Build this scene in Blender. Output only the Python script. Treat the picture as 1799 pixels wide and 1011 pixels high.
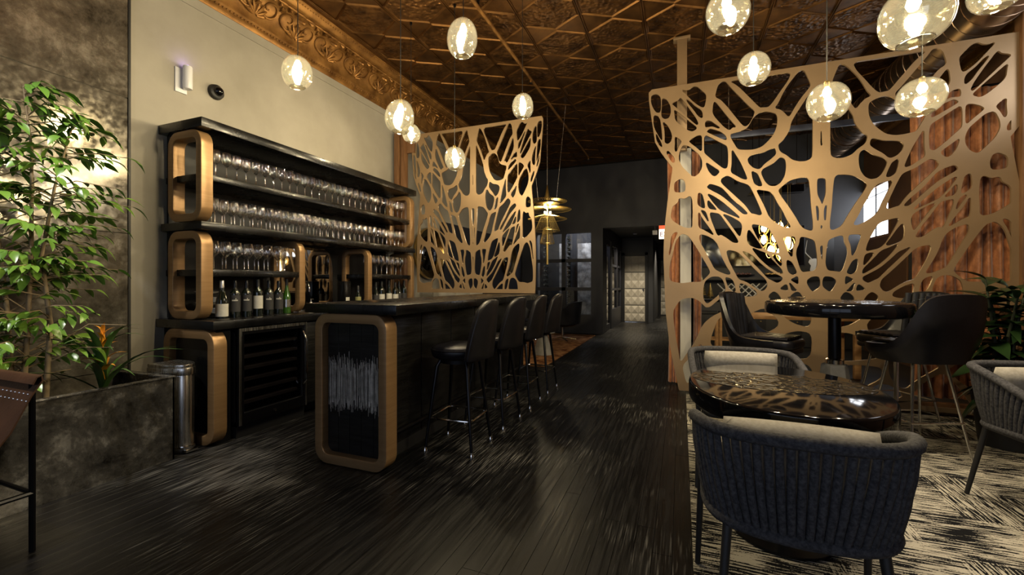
import bpy, bmesh, math, random
from mathutils import Vector, Matrix
random.seed(7)
scene = bpy.context.scene
COL = scene.collection
for o in list(bpy.data.objects):
    bpy.data.objects.remove(o, do_unlink=True)
PI = math.pi
R = math.radians

# ------------------------------------------------------------------ camera
cam_d = bpy.data.cameras.new('camera')
cam = bpy.data.objects.new('camera', cam_d)
COL.objects.link(cam)
cam.location = (0, 0, 1.2)
cam.rotation_euler = (R(90), 0, math.atan(297.5 / 755.0))
cam_d.sensor_width = 36.0
cam_d.lens = 755.0 / 1799.0 * 36.0
cam_d.shift_y = -7.5 / 1799.0
cam_d.clip_start = 0.05
scene.camera = cam

# ------------------------------------------------------------------ world, large lights, exposure
w = bpy.data.worlds.new('world')
scene.world = w
w.use_nodes = True
w.node_tree.nodes['Background'].inputs[0].default_value = (0.75, 0.83, 1.0, 1)
w.node_tree.nodes['Background'].inputs[1].default_value = 1.0
scene.view_settings.view_transform = 'Standard'
scene.view_settings.look = 'None'
scene.view_settings.gamma = 1.0
scene.view_settings.use_curve_mapping = False
scene.view_settings.exposure = 0.85
try:
    scene.cycles.transparent_max_bounces = 28
    scene.cycles.max_bounces = 8
    scene.cycles.sample_clamp_indirect = 4.0
    scene.cycles.caustics_reflective = False
    scene.cycles.caustics_refractive = False
except Exception:
    pass


def area_light(name, loc, rot, sx, sy, power, col):
    d = bpy.data.lights.new(name, 'AREA')
    d.shape = 'RECTANGLE'
    d.size, d.size_y = sx, sy
    d.energy = power
    d.color = col
    o = bpy.data.objects.new(name, d)
    COL.objects.link(o)
    o.location = loc
    o.rotation_euler = rot
    return o


# assumed daylight, added as an area lamp outside an unseen shop front window
area_light('assumed_shopfront_daylight', (-0.6, -2.5, 1.75), (R(90), 0, PI), 4.6, 2.3, 70, (0.86, 0.91, 1.0))

# ------------------------------------------------------------------ mesh helpers


class MB:
    def __init__(self):
        self.v, self.f, self.m = [], [], []
        self.T = None

    def add(self, vs, fs, mi=0):
        n = len(self.v)
        for p in vs:
            p = Vector(p)
            self.v.append(self.T @ p if self.T else p)
        for f in fs:
            self.f.append([n + i for i in f])
            self.m.append(mi)
        return self

    def box(self, x0, x1, y0, y1, z0, z1, mi=0):
        return self.add([(x0, y0, z0), (x1, y0, z0), (x1, y1, z0), (x0, y1, z0), (x0, y0, z1), (x1, y0, z1), (x1, y1, z1), (x0, y1, z1)],
                        [(3, 2, 1, 0), (4, 5, 6, 7), (0, 1, 5, 4), (1, 2, 6, 5), (2, 3, 7, 6), (3, 0, 4, 7)], mi)

    def tube(self, pts, r, seg=8, closed=False, mi=0, flat=None, wide=None):
        pts = [Vector(p) for p in pts]
        n = len(pts)
        rr = r if isinstance(r, (list, tuple)) else [r] * n
        vs, fs = [], []
        prev = None
        for i, p in enumerate(pts):
            if closed:
                t = pts[(i + 1) % n] - pts[i - 1]
            else:
                t = pts[min(i + 1, n - 1)] - pts[max(i - 1, 0)]
            if t.length < 1e-9:
                t = Vector((0, 0, 1))
            t.normalize()
            if prev is None:
                a = Vector((0, 0, 1)) if abs(t.z) < 0.9 else Vector((1, 0, 0))
                u = t.cross(a).normalized()
                if wide is not None:
                    u = Vector(wide)
                    u = (u - t * u.dot(t)).normalized()
            else:
                u = prev - t * prev.dot(t)
                if u.length < 1e-6:
                    u = t.orthogonal()
                u.normalize()
            prev = u
            b = t.cross(u)
            for k in range(seg):
                an = 2 * PI * k / seg
                ca, sa = math.cos(an), math.sin(an)
                if flat:
                    sa *= flat
                vs.append(p + (u * ca + b * sa) * rr[i])
        for i in range(n if closed else n - 1):
            j = (i + 1) % n
            for k in range(seg):
                l = (k + 1) % seg
                fs.append((i * seg + k, i * seg + l, j * seg + l, j * seg + k))
        if not closed:
            fs.append(tuple(reversed(range(seg))))
            fs.append(tuple((n - 1) * seg + k for k in range(seg)))
        return self.add(vs, fs, mi)

    def lathe(self, prof, seg=24, c=(0, 0, 0), mi=0, close=False, sx=1, sy=1):
        vs, fs = [], []
        n = len(prof)
        for (r, z) in prof:
            r = max(r, 0.0004)
            for k in range(seg):
                a = 2 * PI * k / seg
                vs.append((c[0] + r * math.cos(a) * sx, c[1] + r * math.sin(a) * sy, c[2] + z))
        for i in range(n if close else n - 1):
            j = (i + 1) % n
            for k in range(seg):
                l = (k + 1) % seg
                fs.append((i * seg + k, i * seg + l, j * seg + l, j * seg + k))
        if not close:
            fs.append(tuple(reversed(range(seg))))
            fs.append(tuple((n - 1) * seg + k for k in range(seg)))
        return self.add(vs, fs, mi)

    def sheet(self, fn, nu, nv, mi=0, cu=False):
        vs, fs = [], []
        for i in range(nu + 1 if not cu else nu):
            for j in range(nv + 1):
                vs.append(fn(i / nu, j / nv))
        w_ = nv + 1
        for i in range(nu):
            i2 = (i + 1) % nu if cu else i + 1
            for j in range(nv):
                fs.append((i * w_ + j, i2 * w_ + j, i2 * w_ + j + 1, i * w_ + j + 1))
        return self.add(vs, fs, mi)

    def slab(self, fn, nu, nv, th, mi=0):
        """a sheet with thickness th, fn(u,v) -> point; closed solid"""
        P = [[Vector(fn(i / nu, j / nv)) for j in range(nv + 1)] for i in range(nu + 1)]
        N = []
        for i in range(nu + 1):
            row = []
            for j in range(nv + 1):
                du = P[min(i + 1, nu)][j] - P[max(i - 1, 0)][j]
                dv = P[i][min(j + 1, nv)] - P[i][max(j - 1, 0)]
                c = du.cross(dv)
                row.append(c.normalized() if c.length > 1e-12 else Vector((0, 0, 1)))
            N.append(row)
        w_ = nv + 1
        vs = [P[i][j] for i in range(nu + 1) for j in range(nv + 1)] + [P[i][j] - N[i][j] * th for i in range(nu + 1) for j in range(nv + 1)]
        o = (nu + 1) * w_
        fs = []
        for i in range(nu):
            for j in range(nv):
                a, b, c, d = i * w_ + j, (i + 1) * w_ + j, (i + 1) * w_ + j + 1, i * w_ + j + 1
                fs.append((a, b, c, d))
                fs.append((o + d, o + c, o + b, o + a))
        for i in range(nu):
            a, b = i * w_, (i + 1) * w_
            fs.append((a, o + a, o + b, b))
            a, b = i * w_ + nv, (i + 1) * w_ + nv
            fs.append((b, o + b, o + a, a))
        for j in range(nv):
            a, b = j, j + 1
            fs.append((b, o + b, o + a, a))
            a, b = nu * w_ + j, nu * w_ + j + 1
            fs.append((a, o + a, o + b, b))
        return self.add(vs, fs, mi)

    def prism(self, poly, y0, y1, mi=0, axis='y'):
        """extrude a 2D polygon (x,z) along y, or (x,y) along z, or (y,z) along x"""
        n = len(poly)

        def P(a, b, c):
            return (a, c, b) if axis == 'y' else ((a, b, c) if axis == 'z' else (c, a, b))
        vs = [P(a, b, y0) for a, b in poly] + [P(a, b, y1) for a, b in poly]
        fs = [tuple(range(n)), tuple(reversed(range(n, 2 * n)))]
        fs += [(i, (i + 1) % n, n + (i + 1) % n, n + i)[::-1] for i in range(n)]
        return self.add(vs, fs, mi)

    def ring(self, outer, inner, y0, y1, axis='y', mi=0):
        """frame between two loops of equal count, extruded"""
        n = len(outer)

        def P(a, b, c):
            return (a, c, b) if axis == 'y' else ((a, b, c) if axis == 'z' else (c, a, b))
        vs = [P(a, b, y0) for a, b in outer] + [P(a, b, y0) for a, b in inner] + [P(a, b, y1) for a, b in outer] + [P(a, b, y1) for a, b in inner]
        fs = []
        for i in range(n):
            j = (i + 1) % n
            fs += [(i, j, n + j, n + i), (2 * n + j, 2 * n + i, 3 * n + i, 3 * n + j), (j, i, 2 * n + i, 2 * n + j), (n + i, n + j, 3 * n + j, 3 * n + i)]
        return self.add(vs, fs, mi)

    def mesh(self, name, smooth=38, bevel=0.0, bseg=2):
        me = bpy.data.meshes.new(name)
        me.from_pydata([tuple(p) for p in self.v], [], self.f)
        for p, mi in zip(me.polygons, self.m):
            p.material_index = mi
        bm = bmesh.new()
        bm.from_mesh(me)
        bmesh.ops.recalc_face_normals(bm, faces=bm.faces)
        if bevel > 0:
            ed = [e for e in bm.edges if len(e.link_faces) == 2 and e.calc_face_angle(0) > R(40)]
            bmesh.ops.bevel(bm, geom=ed, offset=bevel, segments=bseg, affect='EDGES', profile=0.5, clamp_overlap=True)
        bm.to_mesh(me)
        bm.free()
        if smooth:
            me.polygons.foreach_set('use_smooth', [True] * len(me.polygons))
            me.set_sharp_from_angle(angle=R(smooth))
        me.update()
        return me

    def build(self, name, mats, parent=None, loc=(0, 0, 0), rot=(0, 0, 0), smooth=38, bevel=0.0, bseg=2):
        me = self.mesh(name, smooth, bevel, bseg)
        for m in (mats if isinstance(mats, (list, tuple)) else [mats]):
            me.materials.append(m)
        return link(name, me, parent, loc, rot)


def link(name, me, parent=None, loc=(0, 0, 0), rot=(0, 0, 0), scale=None):
    o = bpy.data.objects.new(name, me)
    COL.objects.link(o)
    o.location = loc
    o.rotation_euler = rot
    if scale is not None:
        o.scale = scale
    if parent is not None:
        o.parent = parent
    return o


def tag(o, label=None, cat=None, group=None, kind=None):
    if label:
        o['label'] = label
    if cat:
        o['category'] = cat
    if group:
        o['group'] = group
    if kind:
        o['kind'] = kind
    return o


def thing(name, label, cat, loc=(0, 0, 0), rz=0.0, group=None):
    o = bpy.data.objects.new(name, None)
    o.empty_display_size = 0.1
    COL.objects.link(o)
    o.location = loc
    o.rotation_euler = (0, 0, rz)
    return tag(o, label, cat, group)


def structure(o, label=None):
    o['kind'] = 'structure'
    if label:
        o['label'] = label
    return o


def copy_tree(o, parent=None):
    kids = [c for c in COL.objects if c.parent == o]
    c = o.copy()
    COL.objects.link(c)
    c.parent = parent
    for k in kids:
        copy_tree(k, c)
    return c


def rrect(x0, x1, z0, z1, r, n=6):
    pts = []
    for cx, cz, a0 in ((x1 - r, z1 - r, 0), (x0 + r, z1 - r, 90), (x0 + r, z0 + r, 180), (x1 - r, z0 + r, 270)):
        for k in range(n + 1):
            a = R(a0 + 90 * k / n)
            pts.append((cx + r * math.cos(a), cz + r * math.sin(a)))
    return pts


def arc_pts(cx, cy, r, a0, a1, n):
    return [(cx + r * math.cos(R(a0 + (a1 - a0) * i / n)), cy + r * math.sin(R(a0 + (a1 - a0) * i / n))) for i in range(n + 1)]


# ------------------------------------------------------------------ materials
def mat(name, c1, c2=None, scale=5, stretch=(1, 1, 1), lo=0.35, hi=0.65, detail=4, rough=0.5, rough2=None, metal=0.0,
        bump=0.0, bscale=None, bstretch=None, btype='noise', coat=0.0, sheen=0.0, spec=0.5, emit=None, estr=0.0, coord='Object', rnd=False, dist=0.02, rot=(0, 0, 0)):
    m = bpy.data.materials.new(name)
    m.use_nodes = True
    nt = m.node_tree
    N, L = nt.nodes, nt.links
    b = N['Principled BSDF']
    b.inputs['Base Color'].default_value = (*c1, 1)
    b.inputs['Roughness'].default_value = rough
    b.inputs['Metallic'].default_value = metal
    b.inputs['Coat Weight'].default_value = coat
    b.inputs['Coat Roughness'].default_value = 0.08
    b.inputs['Sheen Weight'].default_value = sheen
    b.inputs['Specular IOR Level'].default_value = spec
    if emit:
        b.inputs['Emission Color'].default_value = (*emit, 1)
        b.inputs['Emission Strength'].default_value = estr
    if c2 is None and not bump:
        return m
    if coord == 'World':
        src = N.new('ShaderNodeNewGeometry').outputs['Position']
    else:
        src = N.new('ShaderNodeTexCoord').outputs[coord]
    if rnd:
        oi = N.new('ShaderNodeObjectInfo')
        mul = N.new('ShaderNodeMath')
        mul.operation = 'MULTIPLY'
        mul.inputs[1].default_value = 37.0
        L.new(oi.outputs['Random'], mul.inputs[0])
        va = N.new('ShaderNodeVectorMath')
        va.operation = 'ADD'
        L.new(src, va.inputs[0])
        L.new(mul.outputs[0], va.inputs[1])
        src = va.outputs[0]

    def mapped(st):
        mp = N.new('ShaderNodeMapping')
        mp.inputs['Scale'].default_value = st
        mp.inputs['Rotation'].default_value = rot
        L.new(src, mp.inputs['Vector'])
        return mp.outputs[0]
    if c2 is not None:
        no = N.new('ShaderNodeTexNoise')
        no.inputs['Scale'].default_value = scale
        no.inputs['Detail'].default_value = detail
        no.inputs['Roughness'].default_value = 0.6
        L.new(mapped(stretch), no.inputs['Vector'])
        cr = N.new('ShaderNodeValToRGB')
        cr.color_ramp.elements[0].position = lo
        cr.color_ramp.elements[1].position = hi
        cr.color_ramp.elements[0].color = (*c1, 1)
        cr.color_ramp.elements[1].color = (*c2, 1)
        L.new(no.outputs['Fac'], cr.inputs[0])
        L.new(cr.outputs[0], b.inputs['Base Color'])
        if rough2 is not None:
            mr = N.new('ShaderNodeMapRange')
            mr.inputs[1].default_value = lo
            mr.inputs[2].default_value = hi
            mr.inputs[3].default_value = rough
            mr.inputs[4].default_value = rough2
            L.new(no.outputs['Fac'], mr.inputs[0])
            L.new(mr.outputs[0], b.inputs['Roughness'])
    if bump:
        if btype == 'voronoi':
            n2 = N.new('ShaderNodeTexVoronoi')
            n2.feature = 'SMOOTH_F1'
            out = n2.outputs['Distance']
        elif btype == 'wave':
            n2 = N.new('ShaderNodeTexWave')
            n2.inputs['Distortion'].default_value = 1.5
            out = n2.outputs['Fac']
        else:
            n2 = N.new('ShaderNodeTexNoise')
            n2.inputs['Detail'].default_value = 3
            out = n2.outputs['Fac']
        n2.inputs['Scale'].default_value = bscale or scale
        L.new(mapped(bstretch or stretch), n2.inputs['Vector'])
        bp = N.new('ShaderNodeBump')
        bp.inputs['Strength'].default_value = bump
        bp.inputs['Distance'].default_value = dist
        L.new(out, bp.inputs['Height'])
        L.new(bp.outputs[0], b.inputs['Normal'])
    return m


def thin_glass(name, tint=(1, 1, 1), base=0.05, edge=0.85, power=3.0, rough=0.02, gcol=(1, 1, 1)):
    m = bpy.data.materials.new(name)
    m.use_nodes = True
    nt = m.node_tree
    N, L = nt.nodes, nt.links
    for n in list(N):
        if n.type == 'BSDF_PRINCIPLED':
            N.remove(n)
    out = [n for n in N if n.type == 'OUTPUT_MATERIAL'][0]
    tr = N.new('ShaderNodeBsdfTransparent')
    tr.inputs[0].default_value = (*tint, 1)
    gl = N.new('ShaderNodeBsdfGlossy')
    gl.inputs['Roughness'].default_value = rough
    gl.inputs['Color'].default_value = (*gcol, 1)
    lw = N.new('ShaderNodeLayerWeight')
    lw.inputs['Blend'].default_value = 0.5
    pw = N.new('ShaderNodeMath')
    pw.operation = 'POWER'
    pw.inputs[1].default_value = power
    L.new(lw.outputs['Facing'], pw.inputs[0])
    mr = N.new('ShaderNodeMapRange')
    mr.inputs[3].default_value = base
    mr.inputs[4].default_value = edge
    L.new(pw.outputs[0], mr.inputs[0])
    mx = N.new('ShaderNodeMixShader')
    L.new(mr.outputs[0], mx.inputs[0])
    L.new(tr.outputs[0], mx.inputs[1])
    L.new(gl.outputs[0], mx.inputs[2])
    L.new(mx.outputs[0], out.inputs[0])
    return m


def globe_glass(name):
    m = thin_glass(name, (0.93, 0.92, 0.84), 0.12, 0.85, 1.8, 0.05, (1, 0.98, 0.88))
    nt = m.node_tree
    N, L = nt.nodes, nt.links
    out = [n for n in N if n.type == 'OUTPUT_MATERIAL'][0]
    old = out.inputs[0].links[0].from_socket
    tl = N.new('ShaderNodeBsdfTranslucent')
    tl.inputs[0].default_value = (0.86, 0.85, 0.72, 1)
    mx = N.new('ShaderNodeMixShader')
    mx.inputs[0].default_value = 0.0035
    L.new(old, mx.inputs[1])
    L.new(tl.outputs[0], mx.inputs[2])
    L.new(mx.outputs[0], out.inputs[0])
    return m


def emission(name, col, s):
    m = bpy.data.materials.new(name)
    m.use_nodes = True
    b = m.node_tree.nodes['Principled BSDF']
    b.inputs['Base Color'].default_value = (0.02, 0.02, 0.02, 1)
    b.inputs['Emission Color'].default_value = (*col, 1)
    b.inputs['Emission Strength'].default_value = s
    return m


def carpet_material():
    m = mat('carpet_weave', (0.006, 0.006, 0.007), rough=0.95, spec=0.1)
    nt = m.node_tree
    N, L = nt.nodes, nt.links
    b = N['Principled BSDF']
    geo = N.new('ShaderNodeNewGeometry')

    def streak(scl, rz, lo, hi, big, detail=3):
        mp = N.new('ShaderNodeMapping')
        mp.inputs['Scale'].default_value = scl
        mp.inputs['Rotation'].default_value = (0, 0, rz)
        L.new(geo.outputs['Position'], mp.inputs['Vector'])
        n = N.new('ShaderNodeTexNoise')
        n.inputs['Scale'].default_value = 1.0
        n.inputs['Detail'].default_value = detail
        n.inputs['Roughness'].default_value = 0.55
        L.new(mp.outputs[0], n.inputs['Vector'])
        return n.outputs['Fac']

    def math_(op, a, c):
        n = N.new('ShaderNodeMath')
        n.operation = op
        for i, x in enumerate((a, c)):
            if isinstance(x, (int, float)):
                n.inputs[i].default_value = x
            else:
                L.new(x, n.inputs[i])
        return n.outputs[0]
    a = streak((6, 100, 1), 0.0, 0, 0, 0)
    c = streak((115, 7, 1), 0.0, 0, 0, 0)
    dg = streak((7, 95, 1), 0.75, 0, 0, 0)
    big = streak((1.6, 1.6, 1), 0.5, 0, 0, 0, 1)
    big2 = streak((2.7, 3.3, 1), -0.4, 0, 0, 0, 2)
    fine = streak((140, 140, 1), 0.2, 0, 0, 0, 1)

    def pick(src, lo, hi):
        n = N.new('ShaderNodeMapRange')
        n.inputs[1].default_value, n.inputs[2].default_value = lo, hi
        L.new(src, n.inputs[0])
        return n.outputs[0]

    def blend(f, p, q):
        n = N.new('ShaderNodeMix')
        L.new(f, n.inputs[0])
        L.new(p, n.inputs[2])
        L.new(q, n.inputs[3])
        return n.outputs[0]
    st = blend(pick(big, 0.54, 0.60), a, dg)
    st = blend(pick(big, 0.40, 0.46), c, st)
    s = math_('ADD', math_('MULTIPLY', st, 1.3), math_('MULTIPLY', big2, 0.55))
    s = math_('ADD', s, math_('MULTIPLY', fine, 0.22))
    gt = N.new('ShaderNodeMapRange')
    gt.inputs[1].default_value = 1.03
    gt.inputs[2].default_value = 1.055
    L.new(s, gt.inputs[0])
    mx = N.new('ShaderNodeMix')
    mx.data_type = 'RGBA'
    mx.inputs[6].default_value = (0.007, 0.007, 0.008, 1)
    mx.inputs[7].default_value = (0.40, 0.37, 0.30, 1)
    L.new(gt.outputs[0], mx.inputs[0])
    L.new(mx.outputs[2], b.inputs['Base Color'])
    bp = N.new('ShaderNodeBump')
    bp.inputs['Strength'].default_value = 0.5
    bp.inputs['Distance'].default_value = 0.004
    L.new(fine, bp.inputs['Height'])
    L.new(bp.outputs[0], b.inputs['Normal'])
    return m


def plank_material():
    m = mat('worn_black_boards', (0.0018, 0.0018, 0.0022), (0.0095, 0.0095, 0.0105), scale=1.0, stretch=(60, 2.6, 60), lo=0.42, hi=0.78, detail=8, spec=0.16,
            rough=0.32, rough2=0.6, bump=0.3, bscale=1.0, bstretch=(70, 3, 70), dist=0.003, coord='World', rnd=True)
    nt = m.node_tree
    N, L = nt.nodes, nt.links
    b = N['Principled BSDF']
    old = b.inputs['Base Color'].links[0].from_socket
    geo = N.new('ShaderNodeNewGeometry')
    mp = N.new('ShaderNodeMapping')
    mp.inputs['Scale'].default_value = (130, 4.5, 130)
    L.new(geo.outputs['Position'], mp.inputs['Vector'])
    n = N.new('ShaderNodeTexNoise')
    n.inputs['Scale'].default_value = 1.0
    n.inputs['Detail'].default_value = 5
    L.new(mp.outputs[0], n.inputs['Vector'])
    n3 = N.new('ShaderNodeTexNoise')
    n3.inputs['Scale'].default_value = 0.9
    n3.inputs['Detail'].default_value = 3
    L.new(geo.outputs['Position'], n3.inputs['Vector'])
    mu = N.new('ShaderNodeMath')
    mu.operation = 'MULTIPLY'
    L.new(n.outputs['Fac'], mu.inputs[0])
    L.new(n3.outputs['Fac'], mu.inputs[1])
    mr = N.new('ShaderNodeMapRange')
    mr.inputs[1].default_value = 0.30
    mr.inputs[2].default_value = 0.42
    L.new(mu.outputs[0], mr.inputs[0])
    mx = N.new('ShaderNodeMix')
    mx.data_type = 'RGBA'
    L.new(mr.outputs[0], mx.inputs[0])
    L.new(old, mx.inputs[6])
    mx.inputs[7].default_value = (0.11, 0.107, 0.102, 1)
    L.new(mx.outputs[2], b.inputs['Base Color'])
    return m


def patina_material(name, dark, mid, light, rough, metal):
    m = mat(name, dark, rough=rough, metal=metal)
    nt = m.node_tree
    N, L = nt.nodes, nt.links
    b = N['Principled BSDF']
    geo = N.new('ShaderNodeNewGeometry')
    no = N.new('ShaderNodeTexNoise')
    no.inputs['Scale'].default_value = 3.4
    no.inputs['Detail'].default_value = 12
    no.inputs['Roughness'].default_value = 0.76
    no.inputs['Distortion'].default_value = 0.2
    L.new(geo.outputs['Position'], no.inputs['Vector'])
    cr = N.new('ShaderNodeValToRGB')
    e = cr.color_ramp.elements
    e[0].position, e[0].color = 0.34, (*dark, 1)
    e[1].position, e[1].color = 0.70, (*light, 1)
    x = e.new(0.52)
    x.color = (*mid, 1)
    L.new(no.outputs['Fac'], cr.inputs[0])
    L.new(cr.outputs[0], b.inputs['Base Color'])
    n2 = N.new('ShaderNodeTexNoise')
    n2.inputs['Scale'].default_value = 30
    n2.inputs['Detail'].default_value = 5
    L.new(geo.outputs['Position'], n2.inputs['Vector'])
    mr = N.new('ShaderNodeMapRange')
    mr.inputs[1].default_value = 0.3
    mr.inputs[2].default_value = 0.7
    mr.inputs[3].default_value = rough * 0.6
    mr.inputs[4].default_value = rough * 1.6
    L.new(n2.outputs['Fac'], mr.inputs[0])
    L.new(mr.outputs[0], b.inputs['Roughness'])
    bp = N.new('ShaderNodeBump')
    bp.inputs['Strength'].default_value = 0.05
    bp.inputs['Distance'].default_value = 0.01
    L.new(no.outputs['Fac'], bp.inputs['Height'])
    L.new(bp.outputs[0], b.inputs['Normal'])
    return m


MT = {}
MT['plaster'] = mat('grey_plaster', (0.30, 0.275, 0.225), (0.38, 0.35, 0.295), scale=1.3, detail=5, rough=0.62, bump=0.05, bscale=14)
MT['patina'] = patina_material('patina_steel_sheet', (0.045, 0.038, 0.028), (0.20, 0.18, 0.145), (0.52, 0.49, 0.42), 0.15, 0.62)
MT['patina_dark'] = patina_material('patina_black_steel', (0.010, 0.009, 0.008), (0.12, 0.115, 0.107), (0.62, 0.60, 0.56), 0.22, 0.7)
MT['planks'] = plank_material()
MT['underfloor'] = mat('dark_subfloor', (0.012, 0.012, 0.012), (0.03, 0.028, 0.026), scale=3, rough=0.4)
MT['carpet'] = carpet_material()
MT['tin'] = mat('copper_tin', (0.060, 0.026, 0.007), (0.22, 0.105, 0.032), scale=4.5, detail=6, lo=0.3, hi=0.72, rough=0.36, rough2=0.5, metal=0.85, bump=0.1, bscale=18, coord='World', dist=0.01)
MT['tin_embossed'] = mat('embossed_copper_tin', (0.045, 0.019, 0.005), (0.24, 0.115, 0.036), scale=5.5, detail=6, lo=0.3, hi=0.72, rough=0.34, rough2=0.48, metal=0.85, bump=0.9, bscale=26, btype='voronoi', coord='World', dist=0.02)
MT['cornice'] = mat('gilded_cornice', (0.13, 0.055, 0.012), (0.40, 0.20, 0.055), scale=7, detail=5, lo=0.3, hi=0.7, rough=0.42, rough2=0.55, metal=0.6, coord='World')
MT['gold_frame'] = mat('brushed_bronze_frame', (0.29, 0.17, 0.075), (0.35, 0.21, 0.095), scale=3, stretch=(1, 1, 14), rough=0.38, metal=0.45)
MT['screen'] = mat('bronze_screen_sheet', (0.285, 0.19, 0.102), (0.335, 0.226, 0.124), scale=2.0, rough=0.42, metal=0.45, coord='World')
MT['black_gloss'] = mat('gloss_black_lacquer', (0.003, 0.003, 0.0035), (0.007, 0.007, 0.007), scale=3, rough=0.2, rough2=0.34, coat=0.06, spec=0.3, bump=0.05, bscale=40)
MT['black_wood'] = mat('charred_black_wood', (0.004, 0.004, 0.004), (0.015, 0.0145, 0.014), scale=2, spec=0.3, stretch=(2, 2, 24), rough=0.38, bump=0.4, bscale=2, bstretch=(3, 3, 40), dist=0.004)
MT['rack_wood'] = mat('dark_rack_wood', (0.05, 0.036, 0.026), (0.08, 0.06, 0.045), scale=4, rough=0.6)
MT['rod'] = mat('polished_steel_rod', (0.62, 0.61, 0.59), rough=0.2, metal=1.0)
MT['dark_stem'] = mat('dark_plant_stem', (0.02, 0.025, 0.01), rough=0.7)
MT['black_matte'] = mat('matte_black', (0.008, 0.008, 0.009), rough=0.55)
MT['black_steel'] = mat('black_steel', (0.008, 0.008, 0.010), rough=0.28, metal=0.6)
MT['chrome'] = mat('chrome', (0.62, 0.60, 0.57), rough=0.12, metal=1.0)
MT['steel'] = mat('brushed_steel', (0.55, 0.53, 0.50), (0.66, 0.64, 0.60), scale=2, stretch=(60, 60, 1), rough=0.22, rough2=0.34, metal=1.0)
MT['leather'] = mat('black_leather', (0.0045, 0.0045, 0.006), (0.008, 0.0075, 0.010), scale=6, spec=0.3, rough=0.3, rough2=0.42, bump=0.12, bscale=90, btype='voronoi', dist=0.002)
MT['brown_leather'] = mat('brown_saddle_leather', (0.045, 0.018, 0.008), (0.085, 0.036, 0.017), scale=4, rough=0.42, bump=0.08, bscale=60)
MT['rope'] = mat('charcoal_rope', (0.024, 0.024, 0.027), (0.062, 0.061, 0.066), scale=90, detail=3, rough=0.9, spec=0.2, bump=0.6, bscale=140, dist=0.003)
MT['linen'] = mat('grey_linen', (0.27, 0.25, 0.215), (0.34, 0.32, 0.28), scale=60, rough=0.92, spec=0.15, bump=0.25, bscale=180, dist=0.002)
MT['seat_fabric'] = mat('charcoal_seat_fabric', (0.035, 0.035, 0.042), (0.055, 0.055, 0.064), scale=80, rough=0.9, spec=0.2)
MT['velvet'] = mat('copper_velvet', (0.26, 0.085, 0.026), (0.56, 0.22, 0.08), scale=26, stretch=(1, 1, 0.6), detail=6, lo=0.3, hi=0.72, rough=0.5, sheen=0.6, coord='World', bump=0.15, bscale=60)
MT['concrete'] = mat('cast_concrete', (0.20, 0.195, 0.18), (0.29, 0.28, 0.26), scale=7, rough=0.75, bump=0.1, bscale=40)
MT['table_gloss'] = mat('black_epoxy', (0.003, 0.003, 0.004), rough=0.07, spec=0.32)
MT['table_hammer'] = mat('black_hammered_epoxy', (0.005, 0.005, 0.005), (0.02, 0.017, 0.013), scale=14, rough=0.1, spec=0.4, bump=0.9, bscale=34, btype='voronoi', dist=0.012)
MT['duct'] = mat('bronze_duct', (0.20, 0.135, 0.085), (0.30, 0.21, 0.14), scale=3, rough=0.24, rough2=0.36, metal=0.95)
MT['navy'] = mat('navy_black_paint', (0.012, 0.013, 0.020), (0.018, 0.019, 0.028), scale=2, rough=0.5)
MT['slate'] = mat('slate_grey_paint', (0.024, 0.025, 0.030), (0.032, 0.033, 0.038), scale=2, rough=0.6)
MT['brown_wall'] = mat('brown_plaster', (0.075, 0.036, 0.018), (0.10, 0.048, 0.025), scale=2, rough=0.6)
MT['white_paint'] = mat('white_painted_wood', (0.52, 0.50, 0.46), (0.60, 0.58, 0.54), scale=2, stretch=(8, 8, 1), rough=0.5)
MT['brown_wood'] = mat('brown_stained_wood', (0.12, 0.055, 0.022), (0.21, 0.105, 0.045), scale=2, stretch=(14, 14, 1.5), rough=0.45)
MT['light_wood'] = mat('honey_wood', (0.42, 0.22, 0.085), (0.55, 0.31, 0.13), scale=2, stretch=(2, 14, 14), rough=0.5)
MT['leaf'] = mat('ficus_leaf', (0.045, 0.125, 0.016), (0.20, 0.35, 0.05), scale=1.2, lo=0.3, hi=0.7, rough=0.3, coord='World', rnd=True)
MT['leaf_dark'] = mat('dark_leaf', (0.006, 0.018, 0.006), (0.022, 0.050, 0.014), scale=2, lo=0.3, hi=0.7, rough=0.3, rnd=True)
MT['bromeliad'] = mat('strap_leaf', (0.025, 0.075, 0.018), (0.065, 0.14, 0.03), scale=3, rough=0.3, rnd=True)
MT['bract'] = mat('orange_bract', (0.55, 0.17, 0.015), (0.75, 0.42, 0.03), scale=6, rough=0.4)
MT['bark'] = mat('pale_bark', (0.22, 0.15, 0.08), (0.38, 0.29, 0.17), scale=9, stretch=(1, 1, 0.3), rough=0.8, bump=0.3, bscale=20)
MT['soil'] = mat('soil', (0.012, 0.009, 0.006), (0.035, 0.026, 0.018), scale=30, rough=0.95, bump=0.8, bscale=60)
MT['glass'] = thin_glass('clear_glass', (0.96, 0.96, 0.96), 0.11, 1.0, 1.4, 0.03)
MT['glass_solid'] = thin_glass('solid_glass_stem', (0.9, 0.9, 0.9), 0.38, 0.95, 1.2, 0.06)
MT['globe'] = globe_glass('smoked_globe_glass')
MT['pane'] = thin_glass('window_glass', (0.85, 0.87, 0.9), 0.05, 0.6, 3.0, 0.01)
MT['dark_pane'] = thin_glass('tinted_door_glass', (0.62, 0.63, 0.68), 0.05, 0.7, 3.0, 0.02)
MT['bulb'] = emission('lit_bulb', (1.0, 0.86, 0.56), 60)
MT['daylight'] = emission('daylit_frosted_pane', (0.92, 0.95, 1.0), 4.0)
MT['bottle_glass'] = mat('dark_bottle_glass', (0.006, 0.009, 0.007), rough=0.06, coat=0.5)
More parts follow.
